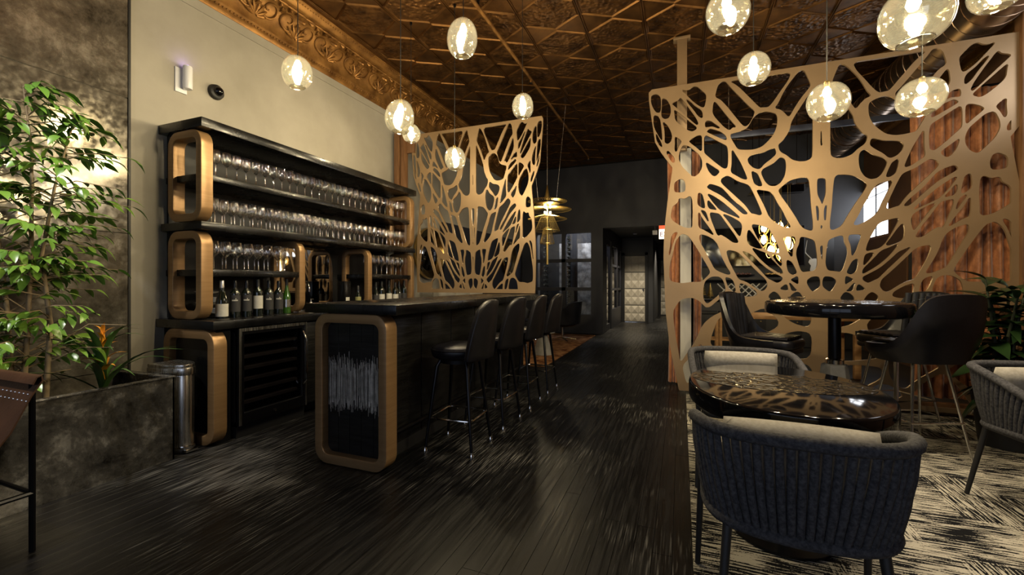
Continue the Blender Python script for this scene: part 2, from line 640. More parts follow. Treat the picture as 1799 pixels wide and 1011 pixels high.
MT['green_bottle'] = mat('green_bottle_glass', (0.03, 0.09, 0.01), rough=0.08, coat=0.4)
MT['label_dark'] = mat('black_paper_label', (0.022, 0.022, 0.025), rough=0.7)
MT['label_white'] = mat('white_paper_label', (0.45, 0.44, 0.40), (0.52, 0.51, 0.47), scale=40, rough=0.8)
MT['label_olive'] = mat('olive_paper_label', (0.22, 0.21, 0.08), rough=0.8)
MT['gold'] = mat('polished_gold', (0.55, 0.37, 0.13), (0.62, 0.43, 0.17), scale=4, rough=0.16, metal=1.0)
MT['gold_matte'] = mat('satin_brass', (0.42, 0.30, 0.10), rough=0.35, metal=0.9)
MT['mirror'] = mat('dark_mirror', (0.35, 0.33, 0.30), rough=0.03, metal=1.0)
MT['cord'] = mat('black_flex', (0.006, 0.006, 0.006), rough=0.6)
MT['white_plastic'] = mat('white_plastic', (0.72, 0.72, 0.75), rough=0.35)
MT['porcelain'] = mat('white_porcelain', (0.62, 0.61, 0.58), rough=0.18)
MT['cream_fabric'] = mat('cream_upholstery', (0.52, 0.49, 0.42), rough=0.85, sheen=0.2)
MT['rug'] = mat('rust_pattern_rug', (0.10, 0.035, 0.014), (0.32, 0.165, 0.075), scale=7, detail=8, lo=0.38, hi=0.62, rough=0.95, spec=0.1, coord='World')
MT['stone'] = mat('veined_stone', (0.16, 0.15, 0.14), (0.50, 0.48, 0.44), scale=5, detail=9, lo=0.4, hi=0.65, rough=0.3)
MT['door_tile'] = mat('embossed_plaster_tile', (0.40, 0.36, 0.29), (0.50, 0.455, 0.38), scale=5, rough=0.55, rnd=True, bump=0.1, bscale=10)

# ================================================================== SETTING
XL, XR, ZC = -3.82, 3.05, 4.0
YF, YW = -2.2, 10.2          # shop front wall, wine room front
XC = 0.045                   # carpet edge


def solid(name, boxes, m, parent=None, bevel=0.0):
    b = MB()
    for q in boxes:
        b.box(*q)
    o = b.build(name, m, parent, bevel=bevel)
    if parent is None:
        structure(o)
    return o


# floor: sub floor, single boards, carpet
floor = solid('floor', [(XL - 0.1, XR + 0.1, YF - 0.1, 17.2, -0.12, -0.012)], MT['underfloor'])
floor['label'] = 'black worn wooden board floor of the bar'
pw = 0.0824
plank_mesh = {}


def plank(x0, y0, y1):
    key = round(y1 - y0, 2)
    if key not in plank_mesh:
        me = MB().box(0.0006, pw - 0.0006, 0.0006, key - 0.0006, -0.011, 0.0).mesh('board', smooth=0, bevel=0.0007, bseg=1)
        me.materials.append(MT['planks'])
        plank_mesh[key] = me
    link('board', plank_mesh[key], floor, (x0, y0, 0))


nst = int(round((XC - XL) / pw))
for i in range(nst):
    x0 = XC - (i + 1) * pw
    y = YF + 0.01
    first = random.choice([1.0, 1.6, 2.2, 2.6])
    ln = first
    while y < 14.9:
        y1 = min(y + ln, 17.0)
        if 17.0 - y1 < 1.0:
            y1 = 17.0
        plank(x0, round(y, 2), round(y1, 2))
        y = y1
        ln = random.choice([2.8, 3.2, 3.6, 4.0])
back_floor = MB().box(XC + 0.001, XR, 5.2, 17.0, -0.0115, -0.001).build('floor_back_room', MT['underfloor'])
structure(back_floor, 'dark floor of the lounge behind the big screen')
carpet = MB().box(XC + 0.002, XR - 0.002, YF + 0.01, 5.0, -0.011, 0.008).build('carpet', MT['carpet'])
tag(carpet, 'black and cream streaked carpet under the tables at the right', 'carpet')

# walls
wl = solid('wall_left', [(XL - 0.12, XL, YF, 13.7, 0, ZC)], MT['plaster'])
wl['label'] = 'grey plaster wall with copper cornice above the glass shelves'
for (y0, y1) in ((-1.0, 0.455), (0.46, 1.913)):
    for k, (z0, z1) in enumerate(((0.02, 0.565), (0.57, 1.565), (1.57, 2.565), (2.57, 3.565))):
        MB().box(XL + 0.001, XL + 0.012 + (0.004 if k % 2 else 0), y0, y1, z0, z1).build('steel_panel', MT['patina'], wl, bevel=0.001, bseg=1)
MB().box(XL + 0.001, XL + 0.02, 1.915, 1.93, 0, 3.6).build('edge_strip', MT['black_matte'], wl)

wr = solid('wall_right', [(XR, XR + 0.12, YF, 3.85, 0, ZC), (XR, XR + 0.12, 3.85, 4.75, 0, 2.75), (XR, XR + 0.12, 3.85, 4.75, 3.5, ZC), (XR, XR + 0.12, 4.75, 8.45, 0, ZC),
                          (XR, XR + 0.12, 8.45, 9.75, 0, 1.95), (XR, XR + 0.12, 8.45, 9.75, 2.86, ZC), (XR, XR + 0.12, 9.75, 13.7, 0, ZC)], MT['brown_wall'])
wr['label'] = 'brown plaster wall with high windows behind the velvet curtain'


def high_window(name, y0, y1, z0, z1, label):
    w_ = MB().ring([(y0, z0), (y1, z0), (y1, z1), (y0, z1)], [(y0 + 0.04, z0 + 0.04), (y1 - 0.04, z0 + 0.04), (y1 - 0.04, z1 - 0.04), (y0 + 0.04, z1 - 0.04)], XR - 0.015, XR + 0.1, axis='x').build(name, MT['brown_wood'])
    structure(w_, label)
    yc = (y0 + y1) / 2
    MB().box(XR + 0.05, XR + 0.06, y0 + 0.04, y1 - 0.04, z0 + 0.04, z1 - 0.04).build('pane', MT['daylight'], w_)
    MB().box(XR + 0.03, XR + 0.05, yc - 0.008, yc + 0.008, z0 + 0.04, z1 - 0.04).build('muntin', MT['black_matte'], w_)
    MB().box(XR + 0.03, XR + 0.05, y0 + 0.04, y1 - 0.04, z1 - 0.16, z1 - 0.15).build('muntin', MT['black_matte'], w_)


high_window('window_1', 8.45, 9.75, 1.95, 2.86, 'small bright high window in the brown wall behind the big screen')
high_window('assumed_high_window', 3.85, 4.75, 2.75, 3.5, 'assumed high daylit window beside the curtain')  # unseen window, assumed from a bright reflection in the steel panels

wf = solid('wall_front', [(XL, -3.0, YF - 0.12, YF, 0, ZC), (1.9, XR, YF - 0.12, YF, 0, ZC), (-3.0, 1.9, YF - 0.12, YF, 0, 0.5), (-3.0, 1.9, YF - 0.12, YF, 3.0, ZC)], MT['navy'])
wf['label'] = 'dark shop front wall behind the viewer'
w3 = solid('assumed_shopfront_window', [(-3.0, 1.9, YF - 0.09, YF - 0.03, 0.5, 0.56), (-3.0, 1.9, YF - 0.09, YF - 0.03, 2.94, 3.0)] + [(x, x + 0.06, YF - 0.09, YF - 0.03, 0.56, 2.94) for x in (-3.0, -1.4, 0.2, 1.84)], MT['black_steel'])
w3['label'] = 'assumed wide shop front window behind the viewer'  # unseen window, assumed from the frontal daylight
for x in (-2.94, -1.34, 0.26):
    MB().box(x, x + (1.54 if x < 0 else 1.58), YF - 0.064, YF - 0.058, 0.56, 2.94).build('pane', MT['pane'], w3)

# back of the room: wine room, corridor, lounge wall
YB = 13.7
wb = solid('wall_back', [(XL, -1.715, YB, YB + 0.1, 0, ZC), (-1.715, -0.95, YB, YB + 0.1, 2.14, ZC), (-0.95, -0.82, YB, YB + 0.1, 0, ZC), (-0.82, -0.8, YB, 17.0, 0, 2.6), (-1.6, 0.15, 17.0, 17.1, 0, 2.6)], MT['slate'])
wb['label'] = 'dark wall at the end of the corridor'
wd = solid('wall_divider', [(0.15, 0.25, 9.5, 17.0, 0, ZC)], MT['navy'])
wd['label'] = 'dark wall between corridor and rear lounge'
wbr = solid('wall_lounge', [(0.15, XR, 9.5, 9.6, 0, ZC)], MT['slate'])
wbr['label'] = 'slate grey wall behind the television in the rear lounge'
bulk = solid('bulkhead', [(-1.72, 0.15, YW, YW + 0.25, 2.5, ZC)], MT['navy'])
bulk['label'] = 'dark navy bulkhead over the corridor opening'
cc = solid('ceiling_corridor', [(-1.72, 0.15, YW + 0.25, 17.0, 2.6, 2.66)], MT['slate'])
cc['label'] = 'low dark corridor ceiling'

# wine room front and side
xs = [XL, -3.42, -3.36, -2.72, -2.64, -2.06, -1.72]
zr = [(0.45, 1.02), (1.10, 1.71), (1.79, 2.41)]
wine = solid('wall_wine_room', [(XL, -1.72, YW, YW + 0.12, 0, 0.45), (XL, -1.72, YW, YW + 0.12, 2.41, ZC), (XL, -3.36, YW, YW + 0.12, 0.45, 2.41), (-2.72, -2.62, YW, YW + 0.12, 0.45, 2.41), (-2.0, -1.72, YW, YW + 0.12, 0.45, 2.41),
                                (-3.36, -2.0, YW, YW + 0.12, 1.02, 1.10), (-3.36, -2.0, YW, YW + 0.12, 1.71, 1.79),
                                (-1.80, -1.72, YW + 0.12, 10.75, 0, ZC), (-1.80, -1.72, 11.5, 11.7, 0, ZC), (-1.80, -1.72, 10.75, 11.5, 2.3, ZC), (-1.80, -1.72, 11.7, 13.7, 0, 0.5), (-1.80, -1.72, 11.7, 13.7, 2.2, ZC),
                                (-1.80, -1.72, 12.6, 12.7, 0.5, 2.2), (-1.80, -1.72, 13.5, 13.7, 0.5, 2.2), (-1.80, -1.72, 11.7, 13.5, 1.0, 1.06), (-1.80, -1.72, 11.7, 13.5, 1.65, 1.71)], MT['navy'])
wine['label'] = 'navy black wine room front with three rows of panes'
for (x0, x1) in ((-3.36, -2.72), (-2.62, -2.0)):
    for (z0, z1) in zr:
        MB().box(x0, x1, YW + 0.05, YW + 0.056, z0, z1).build('pane', MT['pane'], wine)
for (y0, y1) in ((11.7, 12.6), (12.7, 13.5)):
    for (z0, z1) in ((0.5, 1.0), (1.06, 1.65), (1.71, 2.2)):
        MB().box(-1.765, -1.76, y0, y1, z0, z1).build('pane', MT['dark_pane'], wine)
d3 = MB().ring([(10.76, 0.01), (11.49, 0.01), (11.49, 2.29), (10.76, 2.29)], [(10.86, 0.16), (11.39, 0.16), (11.39, 2.17), (10.86, 2.17)], -1.79, -1.735, axis='x').build('door_3', MT['navy'])
structure(d3, 'blue tinted glass door in the side of the wine room')
MB().box(-1.768, -1.76, 10.86, 11.39, 0.16, 2.17).build('pane', MT['dark_pane'], d3)
MB().tube([(-1.735, 10.92, 0.95), (-1.69, 10.92, 0.95), (-1.69, 10.92, 1.35), (-1.735, 10.92, 1.35)], 0.012, 8).build('door_handle', MT['black_steel'], d3)


def tile_door(name, x0, x1, y, label):
    """black framed door with four bands of embossed square tiles"""
    d = MB()
    d.box(x0, x0 + 0.08, y - 0.05, y + 0.05, 0, 2.14).box(x1 - 0.08, x1, y - 0.05, y + 0.05, 0, 2.14).box(x0, x1, y - 0.05, y + 0.05, 2.06, 2.14)
    d.box(x0 + 0.08, x1 - 0.08, y - 0.01, y + 0.04, 0.01, 2.06)
    o = d.build(name, MT['black_matte'])
    structure(o, label)
    wd_ = (x1 - x0 - 0.16) / 3
    me = None
    for band in range(4):
        for r_ in range(2):
            for c in range(3):
                z0 = 0.03 + band * 0.507 + r_ * 0.243
                if me is None:
                    h_ = 0.24
                    me = MB().add([(0, 0, 0), (wd_ - .004, 0, 0), (wd_ - .004, 0, h_), (0, 0, h_), (wd_ / 2, -0.028, h_ / 2), (0, 0.01, 0), (wd_, 0.01, 0), (wd_, 0.01, h_), (0, 0.01, h_)],
                                  [(0, 1, 4), (1, 2, 4), (2, 3, 4), (3, 0, 4), (0, 5, 6, 1), (1, 6, 7, 2), (2, 7, 8, 3), (3, 8, 5, 0)]).mesh('tile', smooth=0)
                    me.materials.append(MT['door_tile'])
                link('tile', me, o, (x0 + 0.08 + c * wd_, y - 0.012, z0))
    MB().lathe([(0.03, 0), (0.03, 0.01), (0.012, 0.015), (0.012, 0.05)], 12).build('door_handle', MT['chrome'], o, (x1 - 0.13, y - 0.02, 1.0), (R(90), 0, 0))
    return o


tile_door('door_1', -1.715, -0.95, YB, 'pale tile panelled door with black bands at the corridor end')
tile_door('door_2', -0.79, -0.02, 16.95, 'second pale tiled door further down the corridor recess')

# ---------------------------------------------------------------- ceiling of embossed tin
ceiling = solid('ceiling', [(XL - 0.1, XR + 0.1, YF - 0.1, 13.8, ZC, ZC + 0.1)], MT['black_matte'])
ceiling['label'] = 'copper coloured embossed tin ceiling with hexagon pattern'
TS = 0.61


def tin_tile():
    h = [(-0.5, -0.21), (0, -0.5), (0.5, -0.21), (0.5, 0.21), (0, 0.5), (-0.5, 0.21)]
    b = MB()
    b.add([(-TS / 2, -TS / 2, 0), (TS / 2, -TS / 2, 0), (TS / 2, TS / 2, 0), (-TS / 2, TS / 2, 0)], [(3, 2, 1, 0)])
    rings = [(0.985, 0.0005), (0.96, 0.010), (0.935, 0.003), (0.91, 0.010), (0.885, 0.003), (0.5, 0.007), (0.12, 0.014)]
    vs = [(x * TS * s, y * TS * s, -z) for s, z in rings for x, y in h]
    for k in range(len(rings) - 1):
        fs = [(k * 6 + i, k * 6 + (i + 1) % 6, (k + 1) * 6 + (i + 1) % 6, (k + 1) * 6 + i) for i in range(6)]
        n = len(b.v)
        for f in fs:
            b.f.append([n + j for j in f])
            b.m.append(1 if k >= 4 else 0)
    n = len(b.v)
    b.v += [Vector(p) for p in vs]
    b.f.append([n + 36 + i for i in range(6)])
    b.m.append(1)
    me = b.mesh('tin_tile', smooth=0)
    me.materials.append(MT['tin'])
    me.materials.append(MT['tin_embossed'])
    return me


tin = tin_tile()
tx0 = -3.42
ncol, nrow = 10, 23
for c in range(ncol):
    for r_ in range(nrow):
        y = -0.9 + (r_ + 0.5) * TS
        if y > YW + 0.1 and (c > 5 or True):
            continue
        link('tin_tile', tin, ceiling, (tx0 + (c + 0.5) * TS, y, ZC - 0.001))
rib = MB()
rib.box(-0.014, -0.004, 0, 11.0, -0.016, 0).box(0.004, 0.014, 0, 11.0, -0.016, 0)
rib_me = rib.mesh('tin_rib', smooth=0, bevel=0.003, bseg=1)
rib_me.materials.append(MT['tin'])
for c in range(ncol + 1):
    link('tin_rib', rib_me, ceiling, (tx0 + c * TS, -0.9, ZC - 0.002))
MB().box(XL + 0.3, tx0 - 0.01, YF, YW, ZC - 0.012, ZC - 0.001).build('tin_border', MT['tin'], ceiling)
MB().box(tx0 + ncol * TS + 0.01, XR - 0.3, YF, 9.5, ZC - 0.012, ZC - 0.001).build('tin_border', MT['tin'], ceiling)

# ---------------------------------------------------------------- cornice
CZ = 3.60


def cove(t, h=0.0):
    a = t * PI / 2
    return (0.275 - (0.225 - h) * math.cos(a), CZ + 0.085 + (0.245 - h) * math.sin(a))


def cornice(name, side, y0, y1, ornaments, label):
    prof = [(0, CZ), (0.018, CZ), (0.03, CZ + 0.02), (0.045, CZ + 0.03), (0.045, CZ + 0.06), (0.05, CZ + 0.07)] + [cove(k / 8) for k in range(9)] + [(0.285, CZ + 0.335), (0.30, CZ + 0.35), (0.315, CZ + 0.37), (0.345, CZ + 0.385), (0.345, ZC - CZ + CZ - 0.001), (0, ZC - 0.001)]
    x0 = XL if side > 0 else XR
    b = MB()
    b.prism([(x0 + side * p[0], p[1]) for p in prof], y0, y1)
    o = b.build(name, MT['cornice'], smooth=40)
    structure(o, label)
    # beading
    bd = MB()
    for k in range(int((y1 - y0) / 0.034)):
        y = y0 + 0.017 + k * 0.034
        for (px_, pz, s) in ((0.048, CZ + 0.045, 0.012), (0.318, CZ + 0.372, 0.013)):
            c = Vector((x0 + side * px_, y, pz))
            bd.add([c + Vector(q) * s for q in ((1, 0, 0), (-1, 0, 0), (0, 1, 0), (0, -1, 0), (0, 0, 1), (0, 0, -1))],
                   [(0, 2, 4), (2, 1, 4), (1, 3, 4), (3, 0, 4), (2, 0, 5), (1, 2, 5), (3, 1, 5), (0, 3, 5)])
    tag(bd.build('bead_row', MT['cornice'], o, smooth=80), kind='stuff')
    if not ornaments:
        return o
    # scroll and palmette relief, one piece for every 0.5 m

    def P(s, w_, h):
        t = w_ / 0.37
        x, z = cove(max(0.02, min(0.98, t)), -h)
        return (side * x, s, z)
    m_ = MB()
    for sg in (-1, 1):
        pts, rr = [], []
        for i in range(26):
            th = i / 25 * 2.6 * PI
            rad = 0.105 * (1 - i / 25) ** 0.8 + 0.012
            pts.append(P(sg * (0.115 + rad * math.cos(th + PI * 0.9)), 0.185 + rad * 0.95 * math.sin(th + PI * 0.9), -0.012))
            rr.append(0.015 - 0.009 * i / 25)
        m_.tube(pts, rr, 6)
        for k in range(5):
            a = R(20 + 38 * k)
            p0 = (0.115 + 0.1 * math.cos(a), 0.185 + 0.1 * math.sin(a))
            p1 = (0.115 + 0.155 * math.cos(a + 0.35), 0.185 + 0.15 * math.sin(a + 0.35))
            pm = ((p0[0] + p1[0]) / 2 + 0.01, (p0[1] + p1[1]) / 2 + 0.012)
            m_.tube([P(sg * p0[0], p0[1], -0.01), P(sg * pm[0], pm[1], -0.024), P(sg * p1[0], p1[1], -0.008)], [0.006, 0.019, 0.004], 6)
    for k in range(7):
        a = R(90 + (k - 3) * 24)
        ln = 0.16 - 0.012 * abs(k - 3)
        q = [(0.02 * math.cos(a), 0.05 + 0.02 * math.sin(a)), (0.6 * ln * math.cos(a), 0.05 + 0.6 * ln * math.sin(a)), (ln * math.cos(a), 0.05 + ln * math.sin(a))]
        m_.tube([P(q[0][0], q[0][1], -0.012), P(q[1][0], q[1][1], -0.03), P(q[2][0], q[2][1], -0.012)], [0.006, 0.016, 0.005], 6)
    for k in range(5):
        s = -0.24 + 0.12 * k
        m_.tube([P(s, 0.33, -0.012), P(s + 0.06, 0.345, -0.022), P(s + 0.115, 0.33, -0.012)], [0.006, 0.014, 0.006], 6)
    me = m_.mesh('scroll_relief', smooth=50)
    me.materials.append(MT['cornice'])
    n = int((y1 - y0) / 0.44)
    for k in range(n):
        link('scroll_relief', me, o, (x0, y0 + 0.25 + k * 0.44, 0))
    return o


cornice('trim_1', 1, 0.0, YW, True, 'gilded scroll cornice where the grey wall meets the tin ceiling')
cornice('trim_2', -1, 4.5, 9.5, True, 'dark gilded cornice above the brown wall')
tr3 = solid('trim_3', [(XL + 0.001, XL + 0.012, 1.93, YW, 3.52, 3.60)], MT['plaster'])
tr3['label'] = 'grey picture rail under the cornice'

# ---------------------------------------------------------------- carved screens
HOLES = [
    [[-159.7,330.7],[-154.2,331.5],[-150.1,327.4],[-150.1,310.8],[-154.2,311.1],[-157.8,317.2],[-159.7,323.1]],
    [[-148.2,325.8],[-143.7,323.6],[-140.1,316.1],[-139.7,308.0],[-141.8,303.2],[-145.6,302.9],[-148.4,305.3],[-148.8,309.4],[-148.2,318.3]],
    [[-157.3,308.2],[-153.0,307.1],[-150.7,303.1],[-149.6,295.4],[-148.6,285.2],[-148.4,278.2],[-152.7,285.8],[-156.3,293.3],[-157.6,300.5]],
    [[-147.5,299.6],[-143.2,295.1],[-139.8,288.1],[-138.3,281.9],[-139.8,276.6],[-142.8,274.7],[-145.3,276.6],[-145.1,283.8],[-145.8,292.9]],
    [[-154.9,288.6],[-148.9,275.7],[-148.4,271.4],[-151.3,274.0],[-154.6,281.0]],
    [[-143.2,266.6],[-141.4,265.8],[-135.8,257.8],[-135.6,253.3],[-138.1,254.0],[-143.1,263.5]],
    [[-134.9,281.5],[-130.8,278.0],[-128.4,275.1],[-131.3,270.6],[-133.9,264.5],[-135.1,267.8],[-134.5,275.5]],
    [[-127.9,331.8],[-123.3,330.1],[-119.7,330.9],[-116.1,333.5],[-112.5,332.4],[-108.2,327.6],[-104.0,322.7],[-104.3,317.5],[-105.7,309.9],[-108.4,310.5],[-115.6,316.8],[-122.4,325.2]],
    [[-123.8,321.0],[-119.7,317.9],[-115.2,312.1],[-109.3,307.3],[-107.5,303.4],[-107.5,298.0],[-111.6,301.5],[-116.1,309.0],[-121.0,316.1]],
    [[-129.6,323.4],[-127.0,320.0],[-120.6,310.0],[-113.8,298.4],[-111.7,292.8],[-112.9,291.7],[-119.2,298.4],[-126.5,306.5],[-135.3,315.8],[-138.1,318.6],[-131.6,320.7]],
    [[-135.8,311.4],[-127.0,302.6],[-117.9,293.5],[-112.5,288.0],[-117.4,285.2],[-122.4,287.8],[-134.2,298.8],[-135.1,307.4]],
    [[-91.8,330.7],[-88.5,333.7],[-85.4,333.8],[-81.8,328.2],[-70.4,313.1],[-62.1,302.4],[-58.0,298.1],[-59.6,293.2],[-62.9,286.6],[-65.8,284.0],[-68.3,285.0],[-73.3,292.3],[-81.8,305.4],[-88.7,315.0],[-94.5,319.0],[-93.5,324.4]],
    [[-95.5,314.2],[-90.0,306.1],[-81.8,293.5],[-75.0,284.0],[-78.0,284.9],[-81.4,281.7],[-87.4,287.5],[-95.2,298.2],[-97.1,302.8],[-96.5,310.9]],
    [[-103.4,294.5],[-99.2,293.5],[-95.2,289.8],[-90.4,285.4],[-92.3,285.4],[-97.4,288.4],[-101.8,288.2],[-104.2,288.2],[-104.4,292.1]],
    [[-102.8,283.3],[-99.9,285.4],[-95.6,283.6],[-90.0,280.9],[-85.1,276.1],[-84.0,271.8],[-87.8,273.5],[-95.6,278.3],[-101.3,281.9]],
    [[-105.3,279.4],[-100.0,276.2],[-88.3,268.0],[-83.7,264.8],[-82.9,255.9],[-83.2,243.1],[-86.1,241.5],[-94.8,249.5],[-104.0,259.2],[-105.3,261.3]],
    [[-117.1,277.3],[-112.5,279.5],[-108.4,279.4],[-108.2,272.3],[-108.2,262.1],[-112.5,267.0],[-120.4,274.3],[-119.0,275.8]],
    [[-127.0,271.0],[-121.5,269.4],[-116.8,264.9],[-110.5,258.3],[-108.0,251.7],[-108.2,244.9],[-111.1,238.9],[-116.1,235.7],[-121.0,240.8],[-127.4,248.3],[-130.7,256.1],[-130.2,263.0]],
    [[-103.7,249.8],[-97.4,244.6],[-90.4,239.0],[-94.8,234.5],[-97.6,235.7],[-101.3,241.2],[-103.0,246.4]],
    [[-135.5,230.5],[-129.7,234.2],[-125.9,232.5],[-124.5,225.9],[-125.4,220.4],[-130.7,220.1],[-135.5,221.2]],
    [[-130.5,213.1],[-125.1,211.7],[-119.7,215.0],[-117.9,210.6],[-117.4,198.8],[-117.9,189.0],[-117.9,180.4],[-124.2,181.1],[-129.7,183.9],[-139.0,190.9],[-137.6,204.2],[-131.8,208.2]],
    [[-111.4,217.9],[-107.8,216.0],[-105.9,207.8],[-105.0,200.8],[-108.9,202.4],[-112.1,206.1]],
    [[-102.0,209.5],[-97.6,203.8],[-93.5,198.3],[-96.5,199.3],[-99.9,199.9],[-102.1,203.7]],
    [[-109.2,199.3],[-104.8,197.3],[-102.8,192.1],[-101.3,185.7],[-104.4,191.4]],
    [[-99.9,195.6],[-95.6,194.8],[-90.8,193.5],[-84.2,182.4],[-76.6,170.7],[-73.2,163.9],[-73.8,162.8],[-77.6,163.1],[-84.4,168.9],[-89.4,172.2],[-92.3,170.8],[-95.6,180.1],[-98.7,189.0]],
    [[-87.8,193.6],[-81.0,190.5],[-71.3,183.9],[-69.8,178.9],[-70.8,171.9],[-71.7,169.1],[-77.1,177.8],[-82.9,187.1]],
    [[-111.3,197.9],[-108.0,190.0],[-101.6,180.4],[-96.1,171.3],[-100.0,174.1],[-106.9,178.7],[-110.9,180.4]],
    [[-102.9,223.1],[-100.2,226.2],[-94.8,224.3],[-89.0,221.3],[-84.1,215.3],[-78.1,207.1],[-69.6,199.0],[-64.1,192.2],[-68.1,192.6],[-72.1,196.6],[-80.5,205.7],[-89.0,213.9],[-97.6,219.4]],
    [[-102.5,216.1],[-98.3,214.0],[-90.0,207.7],[-81.5,199.4],[-73.2,190.6],[-71.7,188.4],[-77.4,191.4],[-85.9,195.7],[-90.6,198.7],[-97.4,207.7]],
    [[-89.2,228.1],[-88.4,231.1],[-84.4,233.3],[-81.3,232.5],[-73.7,226.5],[-64.7,222.6],[-62.5,220.1],[-59.2,212.6],[-55.9,204.1],[-53.4,197.4],[-51.6,191.5],[-53.2,190.5],[-58.5,192.6],[-60.8,192.9],[-66.1,201.8],[-76.2,212.9],[-86.6,224.2]],
    [[-78.8,260.8],[-77.1,257.4],[-71.3,246.6],[-67.3,236.0],[-64.7,228.2],[-69.3,229.6],[-74.9,233.7],[-79.8,237.2],[-78.6,246.7]],
    [[-79.6,277.3],[-76.7,277.7],[-70.8,278.9],[-64.6,281.1],[-61.2,286.4],[-58.8,291.5],[-54.1,295.3],[-48.7,296.4],[-43.3,294.7],[-38.7,292.3],[-37.9,287.1],[-38.7,279.0],[-41.9,271.3],[-46.6,265.8],[-51.4,261.3],[-57.9,259.3],[-63.5,259.4],[-69.1,260.1],[-73.2,261.0],[-77.2,268.9],[-79.9,274.4]],
    [[-80.1,333.0],[-71.8,332.9],[-45.5,332.4],[-25.7,332.9],[-28.7,325.0],[-35.0,316.0],[-41.3,306.2],[-45.8,301.0],[-50.4,301.7],[-53.0,301.7],[-61.3,312.5],[-71.3,325.4],[-76.6,330.5]],
    [[-19.7,331.1],[-15.1,333.5],[-11.6,324.4],[-9.2,317.2],[-11.6,313.6],[-17.7,305.6],[-22.4,298.0],[-25.4,292.3],[-27.7,288.4],[-30.9,293.1],[-34.8,297.3],[-39.5,298.9],[-36.1,303.4],[-32.1,312.8],[-27.4,321.0]],
    [[-8.1,310.3],[-7.5,307.5],[-7.7,297.2],[-7.7,282.0],[-7.8,271.7],[-7.9,246.2],[-9.9,243.8],[-13.4,242.4],[-18.7,242.6],[-24.6,245.0],[-29.2,250.1],[-33.1,252.7],[-35.4,255.5],[-36.5,261.0],[-32.3,264.3],[-28.4,270.4],[-26.0,275.7],[-25.1,281.8],[-21.2,289.4],[-16.6,296.9],[-12.2,304.3]],
    [[-64.1,249.0],[-61.5,252.3],[-55.9,253.6],[-49.4,254.2],[-43.7,256.8],[-39.9,257.7],[-38.9,252.1],[-42.6,248.2],[-49.1,243.3],[-53.8,237.9],[-59.0,240.2],[-62.7,244.4]],
    [[-51.8,233.8],[-49.9,237.7],[-45.2,239.9],[-40.4,242.2],[-36.4,246.4],[-34.3,247.9],[-31.0,245.1],[-30.3,238.1],[-31.4,229.3],[-34.8,222.6],[-39.3,219.5],[-44.4,220.4],[-48.1,224.5]],
    [[-60.5,236.6],[-57.0,234.1],[-55.4,232.6],[-52.6,225.3],[-51.2,220.5],[-54.3,220.7],[-58.0,223.5],[-59.6,229.8]],
    [[-56.2,216.7],[-51.2,215.4],[-45.0,213.9],[-41.2,209.2],[-37.7,200.8],[-33.4,193.2],[-30.3,185.0],[-25.9,176.7],[-29.6,176.5],[-35.9,180.2],[-41.8,184.9],[-44.9,189.2],[-48.2,198.4],[-52.1,207.6]],
    [[-36.5,214.7],[-32.3,218.6],[-26.2,223.4],[-18.7,225.1],[-11.3,225.3],[-9.8,211.0],[-9.1,195.7],[-7.5,181.1],[-7.5,173.2],[-9.6,172.7],[-14.6,175.1],[-17.5,178.7],[-21.3,186.9],[-27.4,198.1],[-33.7,208.4]],
    [[-17.5,166.2],[-12.6,165.2],[-6.3,162.3],[-5.2,156.6],[-4.2,147.6],[-3.8,138.7],[-5.5,133.0],[-11.1,132.3],[-16.1,131.5],[-18.2,137.3],[-20.8,148.0],[-20.4,154.1],[-18.2,159.3]],
    [[-11.4,123.2],[-7.9,126.0],[-2.4,126.4],[-1.2,121.7],[-1.5,116.7],[-6.6,112.1],[-8.5,113.5],[-11.7,119.9]],
    [[-32.1,166.1],[-27.3,166.6],[-22.8,166.5],[-22.1,162.5],[-24.3,156.4],[-24.7,145.8],[-27.7,151.3],[-29.9,159.2]],
    [[-29.0,143.8],[-25.2,141.1],[-22.5,135.1],[-20.7,130.2],[-24.2,128.8],[-27.5,131.2],[-29.0,137.2]],
    [[-61.0,181.1],[-54.4,179.7],[-45.8,176.6],[-41.3,167.6],[-37.0,157.4],[-35.9,151.1],[-39.1,151.9],[-46.0,153.6],[-50.5,158.3],[-56.2,169.7]],
    [[-42.0,148.8],[-38.3,148.7],[-35.0,146.9],[-33.6,136.8],[-37.4,141.0]],
    [[-63.5,176.0],[-59.7,170.8],[-54.8,162.4],[-50.7,156.1],[-55.1,156.3],[-62.2,159.8],[-64.1,163.3],[-64.6,169.7]],
    [[-60.6,157.1],[-54.3,153.6],[-47.4,150.7],[-41.2,142.4],[-33.6,133.6],[-33.0,129.1],[-37.2,131.7],[-46.0,138.2],[-53.9,146.7]],
    [[-69.7,153.9],[-64.5,151.1],[-60.5,149.1],[-53.9,141.5],[-46.5,134.0],[-37.7,128.4],[-33.4,125.8],[-33.7,123.2],[-37.5,120.6],[-42.0,123.3],[-45.8,125.3],[-53.1,134.6],[-61.2,143.9]],
    [[-84.4,155.2],[-73.8,152.8],[-65.5,142.8],[-54.9,130.5],[-47.8,123.1],[-46.6,117.3],[-49.1,113.2],[-52.6,112.3],[-60.7,118.8],[-66.5,122.5],[-72.2,124.4],[-76.2,132.6],[-81.3,143.7]],
    [[-72.0,120.1],[-65.1,117.3],[-57.2,111.9],[-55.9,108.1],[-61.0,106.6],[-67.3,106.5],[-70.4,109.7]],
    [[-109.8,172.6],[-103.6,170.9],[-97.0,166.8],[-92.9,161.2],[-89.4,148.6],[-85.1,138.8],[-80.0,129.8],[-83.5,129.6],[-90.1,132.5],[-95.1,135.4],[-99.4,144.8],[-104.6,155.6],[-109.8,166.2]],
